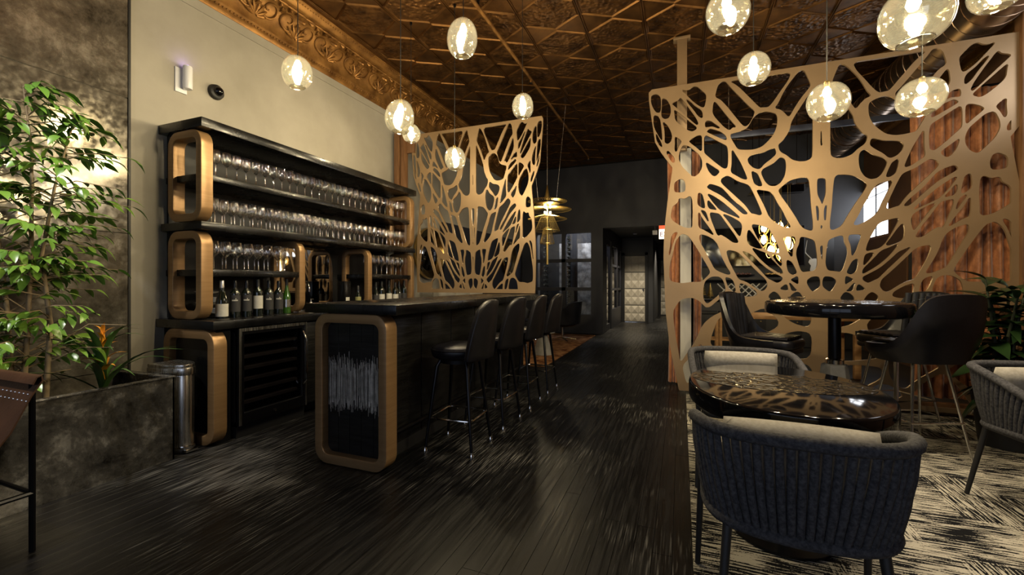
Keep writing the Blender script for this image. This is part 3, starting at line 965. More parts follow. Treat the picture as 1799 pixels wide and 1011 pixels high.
    [[-128.1,173.8],[-122.8,172.2],[-119.5,168.0],[-114.1,159.0],[-106.0,144.1],[-100.3,133.0],[-100.7,130.3],[-105.7,124.9],[-109.1,122.0],[-117.9,122.0],[-127.9,120.5],[-136.0,122.0],[-140.2,123.8],[-140.2,139.0],[-136.6,152.9],[-133.8,166.5]],
    [[-138.3,171.6],[-136.0,175.2],[-132.3,176.0],[-135.8,169.0],[-138.6,160.1],[-140.9,151.2],[-141.2,152.2],[-139.6,160.1],[-139.0,167.1]],
    [[-104.1,122.5],[-98.1,126.7],[-91.5,126.7],[-88.0,123.7],[-85.1,114.7],[-86.8,109.3],[-93.4,106.5],[-99.5,100.7],[-102.7,98.4],[-105.6,102.2],[-106.2,109.6],[-105.8,116.0]],
    [[-85.1,126.2],[-81.1,125.2],[-78.2,122.6],[-76.2,116.3],[-75.9,110.8],[-80.6,113.3],[-82.9,118.6]],
    [[-136.5,88.9],[-132.0,97.4],[-127.7,102.3],[-118.0,103.9],[-111.2,100.7],[-107.1,96.5],[-104.4,93.4],[-99.7,93.9],[-91.6,101.7],[-83.5,108.3],[-75.0,100.5],[-73.3,93.9],[-78.6,91.9],[-88.0,90.8],[-98.6,84.7],[-105.9,77.6],[-109.6,71.1],[-112.3,63.6],[-118.6,50.5],[-124.8,41.5],[-129.2,33.5],[-130.9,44.9],[-133.7,60.4],[-135.6,75.0]],
    [[-127.3,29.3],[-119.1,38.9],[-112.8,46.2],[-110.0,54.5],[-106.9,50.6],[-98.6,43.5],[-96.0,41.7],[-105.0,30.9],[-113.0,26.4],[-121.5,10.6],[-123.7,13.4]],
    [[-91.6,81.0],[-85.9,85.7],[-77.6,86.7],[-73.2,72.5],[-73.2,63.0],[-78.2,52.2],[-86.1,50.0],[-96.0,52.1],[-98.9,55.5],[-98.4,61.7],[-94.1,75.3]],
    [[-92.2,39.1],[-78.4,27.6],[-70.0,15.5],[-70.4,7.9],[-116.1,3.8],[-102.7,26.8]],
    [[-90.4,44.5],[-77.6,47.2],[-70.0,58.5],[-61.7,59.8],[-53.4,52.8],[-53.4,32.3],[-64.1,20.2],[-74.2,31.7],[-84.4,39.6]],
    [[-27.1,120.6],[-24.9,118.1],[-21.8,113.6],[-20.3,112.7],[-24.9,112.8],[-25.7,116.3]],
    [[-25.7,123.5],[-23.4,124.9],[-19.9,127.1],[-19.5,119.0],[-21.8,120.8]],
    [[-35.1,114.4],[-29.6,119.4],[-28.1,113.1],[-32.0,113.7]],
    [[-45.5,107.0],[-40.7,111.6],[-37.1,108.9],[-33.6,102.5],[-42.3,100.5]],
    [[-25.7,107.2],[-21.8,110.7],[-18.7,110.9],[-14.9,104.1],[-26.5,102.6]],
    [[-4.2,198.0],[-2.5,192.6],[-2.5,185.4],[-3.0,181.4],[-3.4,185.5]],
    [[-9,96],[-30,97],[-40,94],[-24,80],[-9,76]],
    [[-48,95],[-62,88],[-68,70],[-52,66],[-34,78]],
    [[-8,70],[-22,72],[-44,62],[-49,50],[-30,46],[-9,44]],
    [[-8,38],[-28,41],[-48,40],[-48,30],[-30,18],[-7,13]],
    [[-54,24],[-44,24],[-34,13],[-58,12],[-64,15]]]
AXIS_HOLES = [[[-0.7,270.2],[0.2,270.1],[0.6,259.2],[0.9,256.7],[0.0,255.3],[-0.9,256.9]],[[-3.7,222.6],[-1.8,223.8],[2.4,223.6],[3.7,221.9],[3.7,208.3],[1.8,201.5],[0.6,197.5],[-0.9,201.7],[-3.5,208.2]],[[0.1,178.1],[1.0,175.4],[-0.2,173.3],[-0.9,175.5]],[[0.2,157.6],[1.3,156.1],[0.8,143.5],[0.2,143.2],[-1.4,155.3]]]
OUTLINE = [[-159.4,337.4],[-162.6,334.2],[-162.4,325.5],[-161.7,319.3],[-159.7,304.9],[-157.3,288.4],[-155.9,278.1],[-149.4,265.4],[-137.6,247.6],[-137.9,243.9],[-142.8,210.4],[-144.9,190.5],[-146.1,175.5],[-146.7,163.4],[-146.9,148.3],[-146.1,123.3],[-145.4,103.2],[-145.1,97.7],[-144.5,86.7],[-140.9,54.9],[-136.2,28.3],[-130.8,2.4]]


def chaikin(p, n=2):
    for _ in range(n):
        q = []
        m_ = len(p)
        for i in range(m_):
            a, c = p[i], p[(i + 1) % m_]
            q.append((a[0] * 0.8 + c[0] * 0.2, a[1] * 0.8 + c[1] * 0.2))
            q.append((a[0] * 0.2 + c[0] * 0.8, a[1] * 0.2 + c[1] * 0.8))
        p = q
    return p


def clip(p, axis, lim, keep_less):
    out = []
    n = len(p)

    def ins(q):
        return q[axis] <= lim if keep_less else q[axis] >= lim
    for i in range(n):
        a, c = p[i], p[(i + 1) % n]
        if ins(a):
            out.append(a)
        if ins(a) != ins(c):
            t = (lim - a[axis]) / (c[axis] - a[axis])
            out.append((a[0] + t * (c[0] - a[0]), a[1] + t * (c[1] - a[1])))
    return out


def area(p):
    return 0.5 * sum(p[i][0] * p[(i + 1) % len(p)][1] - p[(i + 1) % len(p)][0] * p[i][1] for i in range(len(p)))


def grow(p, k):
    s = 1 if area(p) > 0 else -1
    out = []
    n = len(p)
    for i in range(n):
        a, c = p[i - 1], p[(i + 1) % n]
        tx, ty = c[0] - a[0], c[1] - a[1]
        l = math.hypot(tx, ty) or 1
        out.append((p[i][0] + s * ty / l * k, p[i][1] - s * tx / l * k))
    return out


def screen_panel(parent, sx, zfun, zmin, xmax, th, m):
    """outline and openings (half a butterfly wing, mirrored), cut as one sheet of thickness th; local x across, z up"""
    top = 3.375
    left = [(-1.50, top)] + [(a / 100, c / 100) for a, c in OUTLINE]
    outer = left + [(-a, c) for a, c in reversed(left)]
    ops = []
    for k, h in enumerate(HOLES):
        q = grow(chaikin([(a / 100, c / 100) for a, c in h]), 0.0022 if k in (2, 4) else 0.0055)
        ops.append(q)
        ops.append([(-a, c) for a, c in q])
    for h in AXIS_HOLES:
        ops.append(chaikin([(a / 100, c / 100) for a, c in h]))

    def fit(p, pad):
        p = [(a * sx, zfun(c)) for a, c in p]
        p = clip(p, 1, zmin + pad, False)
        if p and xmax is not None:
            p = clip(p, 0, xmax - pad, True)
        return p
    cu = bpy.data.curves.new('cut_sheet', 'CURVE')
    cu.dimensions = '2D'
    cu.fill_mode = 'BOTH'
    cu.extrude = th / 2
    loops = [fit(outer, 0)] + [fit(p, 0.05) for p in ops]
    for p in loops:
        if len(p) < 3 or abs(area(p)) < 2e-4:
            continue
        s = cu.splines.new('POLY')
        s.points.add(len(p) - 1)
        for k, (a, c) in enumerate(p):
            s.points[k].co = (a, c, 0, 1)
        s.use_cyclic_u = True
    tmp = bpy.data.objects.new('cut_sheet', cu)
    COL.objects.link(tmp)
    dg = bpy.context.evaluated_depsgraph_get()
    me = bpy.data.meshes.new_from_object(tmp.evaluated_get(dg))
    bpy.data.objects.remove(tmp, do_unlink=True)
    me.materials.clear()
    me.materials.append(m)
    me.transform(Matrix.Rotation(R(90), 4, 'X'))
    return link('cut_sheet', me, parent)


SY = 5.07
big = thing('carved_screen', 'large bronze cut-out butterfly wing screen behind the high bar table', 'screen', (1.285, SY, 0))
screen_panel(big, 1.0, lambda z: z, 0.02, 1.43, 0.02, MT['screen'])
MB().box(-1.10, 1.43, 0.012, 0.10, 0, 0.10).build('base_rail', MT['brown_wood'], big, bevel=0.004)
MB().box(1.43, 1.56, -0.05, 0.05, 0, ZC - 0.03).build('post', MT['brown_wood'], big, bevel=0.004)
MB().box(-1.33, -1.225, 0.13, 0.20, 2.7, ZC - 0.05).build('post', MT['screen'], big, bevel=0.003)
MB().box(-1.37, -1.19, 0.12, 0.21, ZC - 0.05, ZC - 0.02).build('post_cap', MT['screen'], big, bevel=0.003)
SL = 5.02
small = thing('carved_screen', 'bronze cut-out butterfly wing screen standing on the end of the bar', 'screen', (-2.52, SL, 0))
screen_panel(small, 0.585, lambda z: 1.2 + (z - 1.2) * 0.94, 1.075, None, 0.02, MT['screen'])
MB().box(-1.20, -1.12, -0.06, 0.03, 0.0, 3.3).build('post', MT['brown_wood'], small, bevel=0.004)
MB().box(-1.10, -1.03, -0.05, 0.03, 0.0, 3.28).build('post', MT['brown_wood'], small, bevel=0.004)
MB().box(-1.03, -0.9, -0.02, 0.02, 3.0, 3.25).build('hanger', MT['brown_wood'], small, bevel=0.004)
white_post = MB().box(-0.012, 0.105, 5.32, 5.42, 0, 2.75).build('column', MT['white_paint'], bevel=0.004)
structure(white_post, 'white painted column between the velvet drapes')

# ================================================================== BACK BAR
BX0, BX1 = XL + 0.004, -3.33        # wall side and front of the glass shelves
BY0, BY1 = 2.13, 4.88


def round_frame(parent, x0, x1, z0, z1, y0, y1, wd=0.06, r=0.11, name='rounded_frame'):
    o = rrect(x0, x1, z0, z1, r)
    i = rrect(x0 + wd, x1 - wd, z0 + wd, z1 - wd, max(r - wd, 0.05))
    return MB().ring(o, i, y0, y1).build(name, MT['gold_frame'], parent, bevel=0.004, smooth=50)


unit = thing('glass_shelf_unit', 'black wall shelf unit with rounded bronze end frames holding wine glasses', 'shelf unit', (0, 0, 0))
MB().box(BX0, BX0 + 0.02, BY0 + 0.05, BY1, 0.925, 2.44).build('back_panel', MT['black_matte'], unit)
MB().box(BX0, BX1 + 0.02, BY0 - 0.01, BY1 + 0.02, 2.37, 2.44).build('top_board', MT['black_gloss'], unit, bevel=0.003)
MB().box(BX0 + 0.02, BX1 - 0.012, BY0 + 0.03, BY1 - 0.02, 1.985, 2.035).build('shelf', MT['black_gloss'], unit, bevel=0.003)
MB().box(BX0 + 0.02, BX1 + 0.01, BY0 - 0.005, BY1 + 0.01, 1.605, 1.665).build('shelf', MT['black_gloss'], unit, bevel=0.003)
MB().box(BX0 + 0.02, BX1 - 0.01, BY0 + 0.03, 3.06, 1.255, 1.305).build('shelf', MT['black_gloss'], unit, bevel=0.003)
MB().box(BX0 + 0.02, BX1 - 0.01, 3.98, BY1 - 0.02, 1.255, 1.305).build('shelf', MT['black_gloss'], unit, bevel=0.003)
for (z0, z1) in ((1.67, 2.365),):
    round_frame(unit, -3.72, BX1, z0, z1, BY0, BY0 + 0.09)
    round_frame(unit, -3.72, BX1, z0, z1, BY1 - 0.09, BY1)
for yy in (BY0, 3.02, 3.97, BY1 - 0.07):
    round_frame(unit, -3.72, BX1, 0.925, 1.6, yy, yy + (0.09 if yy == BY0 else 0.065))

# base cabinets and worktop
CXF = -3.16
base = thing('base_cabinet', 'black base cabinet with rounded bronze frame under the back bar worktop', 'cabinet', (0, 0, 0))
MB().box(BX0, CXF - 0.05, BY0 + 0.03, 2.27, 0.0, 0.85).build('side_panel', MT['black_gloss'], base)
round_frame(base, -3.74, CXF, 0.0, 0.855, BY0 - 0.02, BY0 + 0.08, wd=0.07, r=0.12)
cab = thing('base_cabinet', 'plain black sink cabinet beside the wine fridge', 'cabinet', (0, 0, 0))
MB().box(BX0, CXF - 0.05, 2.95, 4.95, 0.08, 0.85).build('body', MT['black_wood'], cab)
MB().box(BX0, CXF - 0.12, 2.95, 4.95, 0.0, 0.08).build('plinth', MT['black_matte'], cab)
for k in range(4):
    y = 2.97 + k * 0.495
    d = MB().box(CXF - 0.05, CXF - 0.03, y, y + 0.475, 0.1, 0.84).build('door', MT['black_wood'], cab, bevel=0.003)
    MB().box(CXF - 0.03, CXF - 0.018, y + 0.42, y + 0.435, 0.55, 0.75).build('handle', MT['black_steel'], d)
top = MB().box(BX0, CXF + 0.01, BY0 - 0.03, 4.95, 0.858, 0.922).build('back_worktop', MT['black_gloss'], bevel=0.003)
tag(top, 'long gloss black worktop under the glass shelves', 'worktop')

fr = thing('wine_fridge', 'glass fronted wine fridge with steel edges and six wooden racks', 'fridge', (0, 0, 0))
FY0, FY1 = 2.30, 2.94
b = MB()
b.box(BX0 + 0.05, CXF - 0.04, FY0, FY0 + 0.03, 0.09, 0.84).box(BX0 + 0.05, CXF - 0.04, FY1 - 0.03, FY1, 0.09, 0.84).box(BX0 + 0.05, CXF - 0.04, FY0, FY1, 0.82, 0.85).box(BX0 + 0.05, CXF - 0.04, FY0, FY1, 0.09, 0.12).box(BX0 + 0.05, BX0 + 0.08, FY0, FY1, 0.09, 0.84)
b.build('body', MT['black_matte'], fr)
MB().box(BX0 + 0.1, CXF - 0.03, FY0, FY1, 0.0, 0.088).build('kick_grille', MT['black_matte'], fr)
dr = MB().ring([(FY0, 0.10), (FY1, 0.10), (FY1, 0.85), (FY0, 0.85)], [(FY0 + 0.045, 0.19), (FY1 - 0.045, 0.19), (FY1 - 0.045, 0.80), (FY0 + 0.045, 0.80)], CXF - 0.038, CXF + 0.0, axis='x').build('door', MT['black_steel'], fr, bevel=0.002)
MB().box(CXF - 0.03, CXF - 0.025, FY0 + 0.045, FY1 - 0.045, 0.19, 0.80).build('pane', MT['dark_pane'], dr)
MB().box(CXF, CXF + 0.006, FY0, FY0 + 0.022, 0.10, 0.85).build('edge_trim', MT['steel'], dr)
MB().box(CXF, CXF + 0.006, FY0 + 0.022, FY1, 0.825, 0.85).build('edge_trim', MT['steel'], dr)
MB().box(CXF, CXF + 0.006, FY1 - 0.014, FY1, 0.10, 0.825).build('edge_trim', MT['steel'], dr)
MB().tube([(CXF + 0.004, FY1 - 0.04, 0.30), (CXF + 0.045, FY1 - 0.04, 0.34), (CXF + 0.045, FY1 - 0.04, 0.70), (CXF + 0.004, FY1 - 0.04, 0.77)], 0.008, 8).build('handle', MT['chrome'], dr)
MB().lathe([(0.012, 0), (0.012, 0.004)], 12).build('lock', MT['chrome'], dr, (CXF, (FY0 + FY1) / 2, 0.14), (0, R(90), 0))
for k in range(6):
    MB().box(CXF - 0.40, CXF - 0.045, FY0 + 0.06, FY1 - 0.06, 0.245 + k * 0.09, 0.268 + k * 0.09).build('rack', MT['rack_wood'], fr)

# --------------------------------------------------------------- wine glasses
def glass_mesh(h, rb, open_top=0.8):
    s = h / 0.20
    prof = [(0.0, 0.0), (0.033 * s, 0.0005), (0.034 * s, 0.003), (0.012 * s, 0.006), (0.0045 * s, 0.015), (0.0038 * s, 0.06 * s), (0.004 * s, 0.088 * s), (0.013 * s, 0.097 * s), (rb * 0.78, 0.115 * s), (rb, 0.137 * s), (rb * 0.99, 0.155 * s), (rb * 0.9, 0.18 * s), (rb * open_top, 0.2 * s)]
    me = MB()
    seg = 14
    for i in range(len(prof) - 1):
        pass
    vs = [(max(r, 0.0003) * math.cos(2 * PI * k / seg), max(r, 0.0003) * math.sin(2 * PI * k / seg), z) for r, z in prof for k in range(seg)]
    fs = [(i * seg + k, i * seg + (k + 1) % seg, (i + 1) * seg + (k + 1) % seg, (i + 1) * seg + k) for i in range(len(prof) - 1) for k in range(seg)]
    me.add(vs, fs)
    for q in range(len(me.m)):
        if 1 <= q // seg <= 6:
            me.m[q] = 1
    rt = rb * open_top
    me.tube([(rt * math.cos(2 * PI * k / seg), rt * math.sin(2 * PI * k / seg), 0.2 * s) for k in range(seg)], 0.0011, 4, closed=True, mi=1)
    m_ = me.mesh('wine_glass', smooth=60)
    m_.materials.append(MT['glass'])
    m_.materials.append(MT['glass_solid'])
    return m_


gm_tall = glass_mesh(0.205, 0.037)
gm_mid = glass_mesh(0.195, 0.034, 0.78)
gm_wide = glass_mesh(0.225, 0.042)


ONES = ['', 'first', 'second', 'third', 'fourth', 'fifth', 'sixth', 'seventh', 'eighth', 'ninth', 'tenth', 'eleventh', 'twelfth', 'thirteenth', 'fourteenth', 'fifteenth', 'sixteenth', 'seventeenth', 'eighteenth', 'nineteenth']


def ordinal(n):
    if n < 20:
        return ONES[n]
    t_, o_ = divmod(n, 10)
    return ({2: 'twentieth', 3: 'thirtieth'}[t_]) if o_ == 0 else {2: 'twenty-', 3: 'thirty-'}[t_] + ONES[o_]


def glass_rows(me, z, rows, y0, y1, step, group, label_front, label_back):
    for k, x in enumerate(rows):
        y = y0 + (0.5 * step if k % 2 else 0)
        n_ = 0
        while y < y1:
            o = link('wine_glass', me, None, (x + random.uniform(-0.004, 0.004), y + random.uniform(-0.003, 0.003), z + 0.0008), (0, 0, random.uniform(0, 6)))
            n_ += 1
            tag(o, (label_front % ordinal(n_)) if k == 0 else label_back, 'wine glass', group + (' front row' if k == 0 else ' behind the front row'))
            y += step


glass_rows(gm_tall, 2.035, (-3.395,), 2.28, 4.76, 0.086, 'top shelf glasses', 'clear stemmed wine glass, %s from the left in the topmost shelf front row', 'clear stemmed wine glass in the rear row of the topmost glass shelf')
glass_rows(gm_mid, 1.665, (-3.39, -3.485), 2.27, 4.76, 0.081, 'second shelf glasses', 'clear wine glass, %s from the left in the crowded second shelf front row', 'clear wine glass behind the front row of the crowded second shelf')
glass_rows(gm_wide, 1.305, (-3.40, -3.51), 2.27, 2.86, 0.095, 'short left shelf glasses', 'wide wine glass, %s from the left on the short shelf above the dark wine bottles', 'wide wine glass at the back of the short shelf above the dark wine bottles')
for x, y in ((-3.42, 2.93), (-3.53, 2.99)):
    tag(link('wine_glass', gm_wide, None, (x, y, 1.3058)), 'wide wine glass set apart at the right end of the short shelf', 'wine glass', 'glasses set apart on the short shelf')
glass_rows(gm_wide, 1.305, (-3.40, -3.51), 4.10, 4.76, 0.095, 'short right shelf glasses', 'wide wine glass, %s from the left on the short shelf beside the carved screen', 'wide wine glass at the back of the short shelf next to the carved screen')

# --------------------------------------------------------------- bottles
def bottle(x, y, z, kind, label, h=0.31, r=0.037, lab='label_dark', glass='bottle_glass', lz=(0.25, 0.52), mark=False, cap='black_matte', rz=0.0, group=None):
    t = thing('wine_bottle', label, 'bottle', (x, y, z + 0.0008), rz, group)
    if kind == 'burgundy':
        p = [(0, 0), (r * 0.96, 0.0), (r, 0.006), (r, 0.42 * h), (r * 0.9, 0.52 * h), (r * 0.55, 0.66 * h), (r * 0.4, 0.76 * h), (r * 0.37, h * 0.86)]
    else:
        p = [(0, 0), (r * 0.96, 0.0), (r, 0.006), (r, 0.62 * h), (r * 0.92, 0.68 * h), (r * 0.5, 0.75 * h), (r * 0.4, 0.79 * h), (r * 0.37, h * 0.86)]
    MB().lathe(p, 20).build('bottle_body', MT[glass], t, smooth=60)
    MB().lathe([(r * 0.40, 0.80 * h), (r * 0.40, 0.985 * h), (r * 0.36, h)], 14).build('capsule', MT[cap], t, smooth=60)
    if lab:
        lo = MB().lathe([(r + 0.0006, lz[0] * h - 0.04), (r + 0.0006, lz[1] * h)], 20).build('paper_label', MT[lab], t, smooth=60)
        if mark:
            m_ = MB()
            for k in range(5):
                a = R(-26 + 13 * k)
                m_.T = Matrix.Rotation(a, 4, 'Z')
                m_.box(r + 0.0008, r + 0.0016, -0.0034, 0.0034, 0.44 * h, 0.475 * h)
            m_.T = None
            m_.box(r + 0.0008, r + 0.0016, 0.004, 0.01, 0.485 * h, 0.51 * h)
            m_.build('printed_mark', MT['label_white'], lo)
    return t


WT = 0.922
dirc = math.atan2(-2.6, 3.4)
bottle(-3.40, 2.335, WT, 'burgundy', 'wine bottle with square white label nearest the left bronze frame', h=0.30, r=0.043, lab='label_white', lz=(0.18, 0.38), cap='steel', rz=dirc)
for k, (y, lb) in enumerate(((2.45, 'leftmost'), (2.55, 'second'), (2.76, 'third'), (2.86, 'rightmost'))):
    bottle(-3.41, y, WT, 'bordeaux', 'dark wine bottle with black label and small pale mark, %s of four such' % lb, h=0.30, mark=True, lz=(0.28, 0.6), rz=dirc, cap='black_gloss')
bottle(-3.41, 2.655, WT, 'bordeaux', 'dark wine bottle with tall white label between two black labelled ones', h=0.31, lab='label_white', lz=(0.32, 0.55), rz=dirc)
bottle(-3.42, 2.955, WT, 'burgundy', 'green glass bottle with silver band beside the second bronze frame', h=0.32, r=0.034, lab='steel', lz=(0.30, 0.40), glass='green_bottle', rz=dirc)
bottle(-3.38, 3.86, WT, 'burgundy', 'short bottle with olive green label beside the sink', h=0.25, r=0.032, lab='label_olive', lz=(0.3, 0.5), rz=dirc)
bottle(-3.42, 4.085, WT, 'bordeaux', 'dark bottle with white label inside the third bronze frame', h=0.29, lab='label_white', lz=(0.25, 0.5), rz=dirc)
for k, (y, lb) in enumerate(((4.21, 'first'), (4.30, 'second'), (4.46, 'third'), (4.57, 'fourth'), (4.665, 'fifth'), (4.755, 'sixth'))):
    bottle(-3.42 + 0.015 * (k % 2), y, WT, 'bordeaux' if k % 2 else 'burgundy', 'dark bottle under the short shelf by the carved screen, %s from its bronze frame' % lb, h=0.29 + 0.012 * (k % 3), lab='label_white' if k in (1, 2, 3) else 'label_dark', lz=(0.25, 0.48), rz=dirc)
# dark tall box beside the sink
bxm = thing('bottle_box', 'tall black gift box beside the olive labelled bottle', 'box', (-3.55, 3.83, WT + 0.0008))
MB().box(-0.05, 0.05, -0.05, 0.05, 0, 0.30).build('carton', MT['black_gloss'], bxm, bevel=0.003)
MB().box(0.0502, 0.051, -0.03, 0.03, 0.08, 0.12).build('front_mark', MT['label_white'], bxm)

# tiered dish stand behind the left frame
ts = thing('tiered_stand', 'three tier wire stand of white dishes behind the left bronze frame', 'stand', (-3.60, 2.36, WT + 0.0008))
MB().tube([(0, 0, 0), (0, 0, 0.30)], 0.005, 8).build('pole', MT['chrome'], ts)
for k in range(3):
    z = 0.012 + 0.09 * k
    d = MB().lathe([(0.0, 0.004), (0.05, 0.0), (0.10, 0.018), (0.102, 0.021), (0.05, 0.006), (0.0, 0.008)], 24).build('dish', MT['porcelain'], ts, (0, 0, z))
    MB().tube([(0.104 * math.cos(a), 0.104 * math.sin(a), 0.021) for a in [2 * PI * i / 24 for i in range(24)]], 0.002, 5, closed=True).build('wire_ring', MT['chrome'], d)
for k in range(2):
    tag(MB().lathe([(0, 0), (0.025, 0.001), (0.05, 0.03), (0.056, 0.045), (0.053, 0.045), (0.046, 0.03), (0.02, 0.006), (0, 0.005)], 20).build('small_bowl', MT['porcelain'], None, (-3.545, 2.385, WT + 0.0285 + 0.09 * k), (0, 0, 0)),
        ['small white bowl on the bottom tier of the wire stand', 'small white bowl on the middle tier of the wire stand'][k], 'bowl')

# sink corner
fa = thing('faucet', 'chrome gooseneck faucet at the back bar sink', 'faucet', (-3.66, 3.30, WT + 0.0008))
MB().lathe([(0.025, 0), (0.025, 0.03), (0.014, 0.035), (0.014, 0.06)], 16).build('base', MT['chrome'], fa)
MB().tube([(0, 0, 0.05), (0, 0, 0.22)] + [(0.075 - 0.075 * math.cos(R(a)), 0, 0.22 + 0.075 * math.sin(R(a))) for a in range(15, 181, 15)] + [(0.15, 0, 0.19)], 0.009, 10).build('spout', MT['chrome'], fa)
MB().tube([(0, 0.015, 0.045), (0, 0.06, 0.06)], 0.006, 8).build('lever', MT['chrome'], fa)
so = thing('soap_dispenser', 'small pale soap pump bottle beside the sink', 'soap dispenser', (-3.36, 3.18, WT + 0.0008))
MB().lathe([(0, 0), (0.024, 0), (0.026, 0.01), (0.026, 0.07), (0.012, 0.085), (0.010, 0.095)], 16).build('bottle_body', MT['porcelain'], so, smooth=60)
MB().tube([(0, 0, 0.095), (0, 0, 0.125), (0.03, 0, 0.122)], 0.005, 8).build('pump', MT['steel'], so)
tw = thing('bar_towel', 'folded white bar towel beside the sink', 'towel', (-3.30, 3.40, WT + 0.0008))
for k in range(3):
    MB().box(-0.06 + 0.004 * k, 0.06 - 0.003 * k, -0.09, 0.09 - 0.004 * k, 0.008 * k, 0.008 * k + 0.0078).build('fold', MT['porcelain'], tw, bevel=0.003)
md = thing('leaning_mirror', 'arched gold mirror panel leaning behind the sink', 'mirror', (0, 0, 0))
arch = [(3.15, 0.93), (3.90, 0.93), (3.90, 1.35)] + arc_pts(3.525, 1.35, 0.375, 0, 180, 12)[1:-1] + [(3.15, 1.35)]
MB().prism([(a, min(c, 1.59)) for a, c in arch], BX0 + 0.022, BX0 + 0.03, axis='x').build('mirror_sheet', MT['mirror'], md)

# --------------------------------------------------------------- bar counter
bar = thing('bar_counter', 'black bar counter with rounded bronze end frame and charred wood end panel', 'bar counter', (0, 0, 0))
BE = 2.21
round_frame(bar, -2.30, -1.715, 0.0, 1.0, BE, BE + 0.11, wd=0.062, r=0.10, name='end_frame')
MB().box(-2.27, -1.86, BE + 0.08, 4.97, 0.0, 1.0).build('body', MT['black_wood'], bar)
# end panel of vertical boards with a scratched band
for k in range(5):
    x = -2.245 + k * 0.0965
    MB().box(x, x + 0.0945, BE + 0.055, BE + 0.079, 0.055, 0.945).build('end_board', MT['black_wood'], bar, bevel=0.0015, bseg=1)
sc = MB()
for k in range(300):
    x = random.uniform(-2.232, -1.80)
    zc = 0.525 + random.gauss(0, 0.022)
    hl = random.uniform(0.08, 0.165)
    wd_ = random.uniform(0.0007, 0.0026)
    sc.box(x, x + wd_, BE + 0.0535, BE + 0.0552, zc - hl, zc + hl)
tag(sc.build('scratch_marks', mat('bare_wood_scratch', (0.34, 0.30, 0.25), (0.66, 0.60, 0.52), scale=20, rough=0.7), bar, smooth=0), kind='stuff')
for k in range(6):
    y = BE + 0.13 + k * 0.455
    MB().box(-1.86, -1.84, y, y + 0.445, 0.09, 0.985).build('front_panel', MT['black_wood'], bar, bevel=0.003)
MB().box(-1.86, -1.845, BE + 0.12, 4.97, 0.0, 0.085).build('kickboard', MT['black_matte'], bar)
MB().box(-2.36, -1.62, BE - 0.03, 5.0, 1.003, 1.065).build('bar_top', MT['black_gloss'], bar, bevel=0.004)
MB().tube([(-1.80, BE + 0.2, 0.19), (-1.80, 4.9, 0.19)], 0.018, 10).build('foot_rail', MT['black_steel'], bar)

# --------------------------------------------------------------- bar stools
def make_stool():
    t = thing('bar_stool', '', 'stool', (0, 0, 0), 0, 'black bucket stools along the bar')
    # local: faces -x (towards the bar)
    MB().lathe([(0, 0.655), (0.17, 0.655), (0.195, 0.67), (0.205, 0.70), (0.20, 0.735), (0.17, 0.752), (0.0, 0.757)], 28, sx=1.0, sy=1.0).build('seat', MT['leather'], t, smooth=60)
    MB().tube([(0.203 * math.cos(a), 0.203 * math.sin(a), 0.722) for a in [2 * PI * i / 32 for i in range(32)]], 0.006, 6, closed=True).build('seat_piping', MT['leather'], t)

    def back(u, v):
        s = 2 * u - 1
        w_ = 0.205 * (1 - 0.30 * v ** 2.2)
        return (0.205 + 0.045 * v - 0.075 * s * s * (1 - 0.35 * v), s * w_, 0.665 + 0.42 * v - 0.07 * abs(s) ** 3 * v ** 2)
    MB().slab(back, 16, 10, -0.045).build('backrest', MT['leather'], t, bevel=0.008, smooth=60)
    MB().lathe([(0.0, 0.625), (0.15, 0.625), (0.15, 0.655), (0, 0.655)], 16).build('swivel_plate', MT['black_steel'], t)
    for sx in (-1, 1):
        for sy in (-1, 1):
            l = MB().tube([(sx * 0.10, sy * 0.10, 0.64), (sx * 0.118, sy * 0.118, 0.60), (sx * 0.178, sy * 0.178, 0.03)], [0.014, 0.014, 0.0115], 10).build('leg', MT['black_steel'], t)
            MB().lathe([(0.017, 0.0), (0.017, 0.012), (0.012, 0.02), (0.012, 0.035)], 12, c=(sx * 0.18, sy * 0.18, 0)).build('foot_cap', MT['chrome'], l)
    q = 0.158
    ringp = []
    for cx, cy, a0 in ((q - .03, q - .03, 0), (-q + .03, q - .03, 90), (-q + .03, -q + .03, 180), (q - .03, -q + .03, 270)):
        ringp += [(x, y, 0.235) for x, y in arc_pts(cx, cy, 0.035, a0, a0 + 90, 4)]
    MB().tube(ringp, 0.009, 8, closed=True).build('footrest_ring', MT['chrome'], t)
    return t


st0 = make_stool()
sl = ['black leather bucket bar stool nearest the viewer at the bar', 'second black leather bucket bar stool from the bronze bar end', 'third black leather bucket bar stool from the bronze bar end', 'black leather bucket bar stool farthest along the bar by the rug']
for k in range(4):
    s = st0 if k == 0 else copy_tree(st0)
    s.location = (-1.53, 2.815 + 0.617 * k, 0)
    s.rotation_euler = (0, 0, R([3, -2, 2, 0][k]))
    s['label'] = sl[k]

# --------------------------------------------------------------- waste bin
tb = thing('waste_bin', 'brushed steel half round waste bin between planter and back bar', 'bin', (-3.46, 1.997, 0))


def bin_loop(s):
    return [(x * s + 0.02, y * s * 0.52) for x, y in [(0.19 * math.cos(R(a)), 0.19 * math.sin(R(a))) for a in range(-90, 91, 10)]] + [(-0.08 * s, 0.19 * s * 0.52), (-0.08 * s, -0.19 * s * 0.52)]


def bin_part(name, s, z0, z1, m):
    return MB().prism(bin_loop(s), z0, z1, axis='z').build(name, m, tb, bevel=0.004, smooth=40)


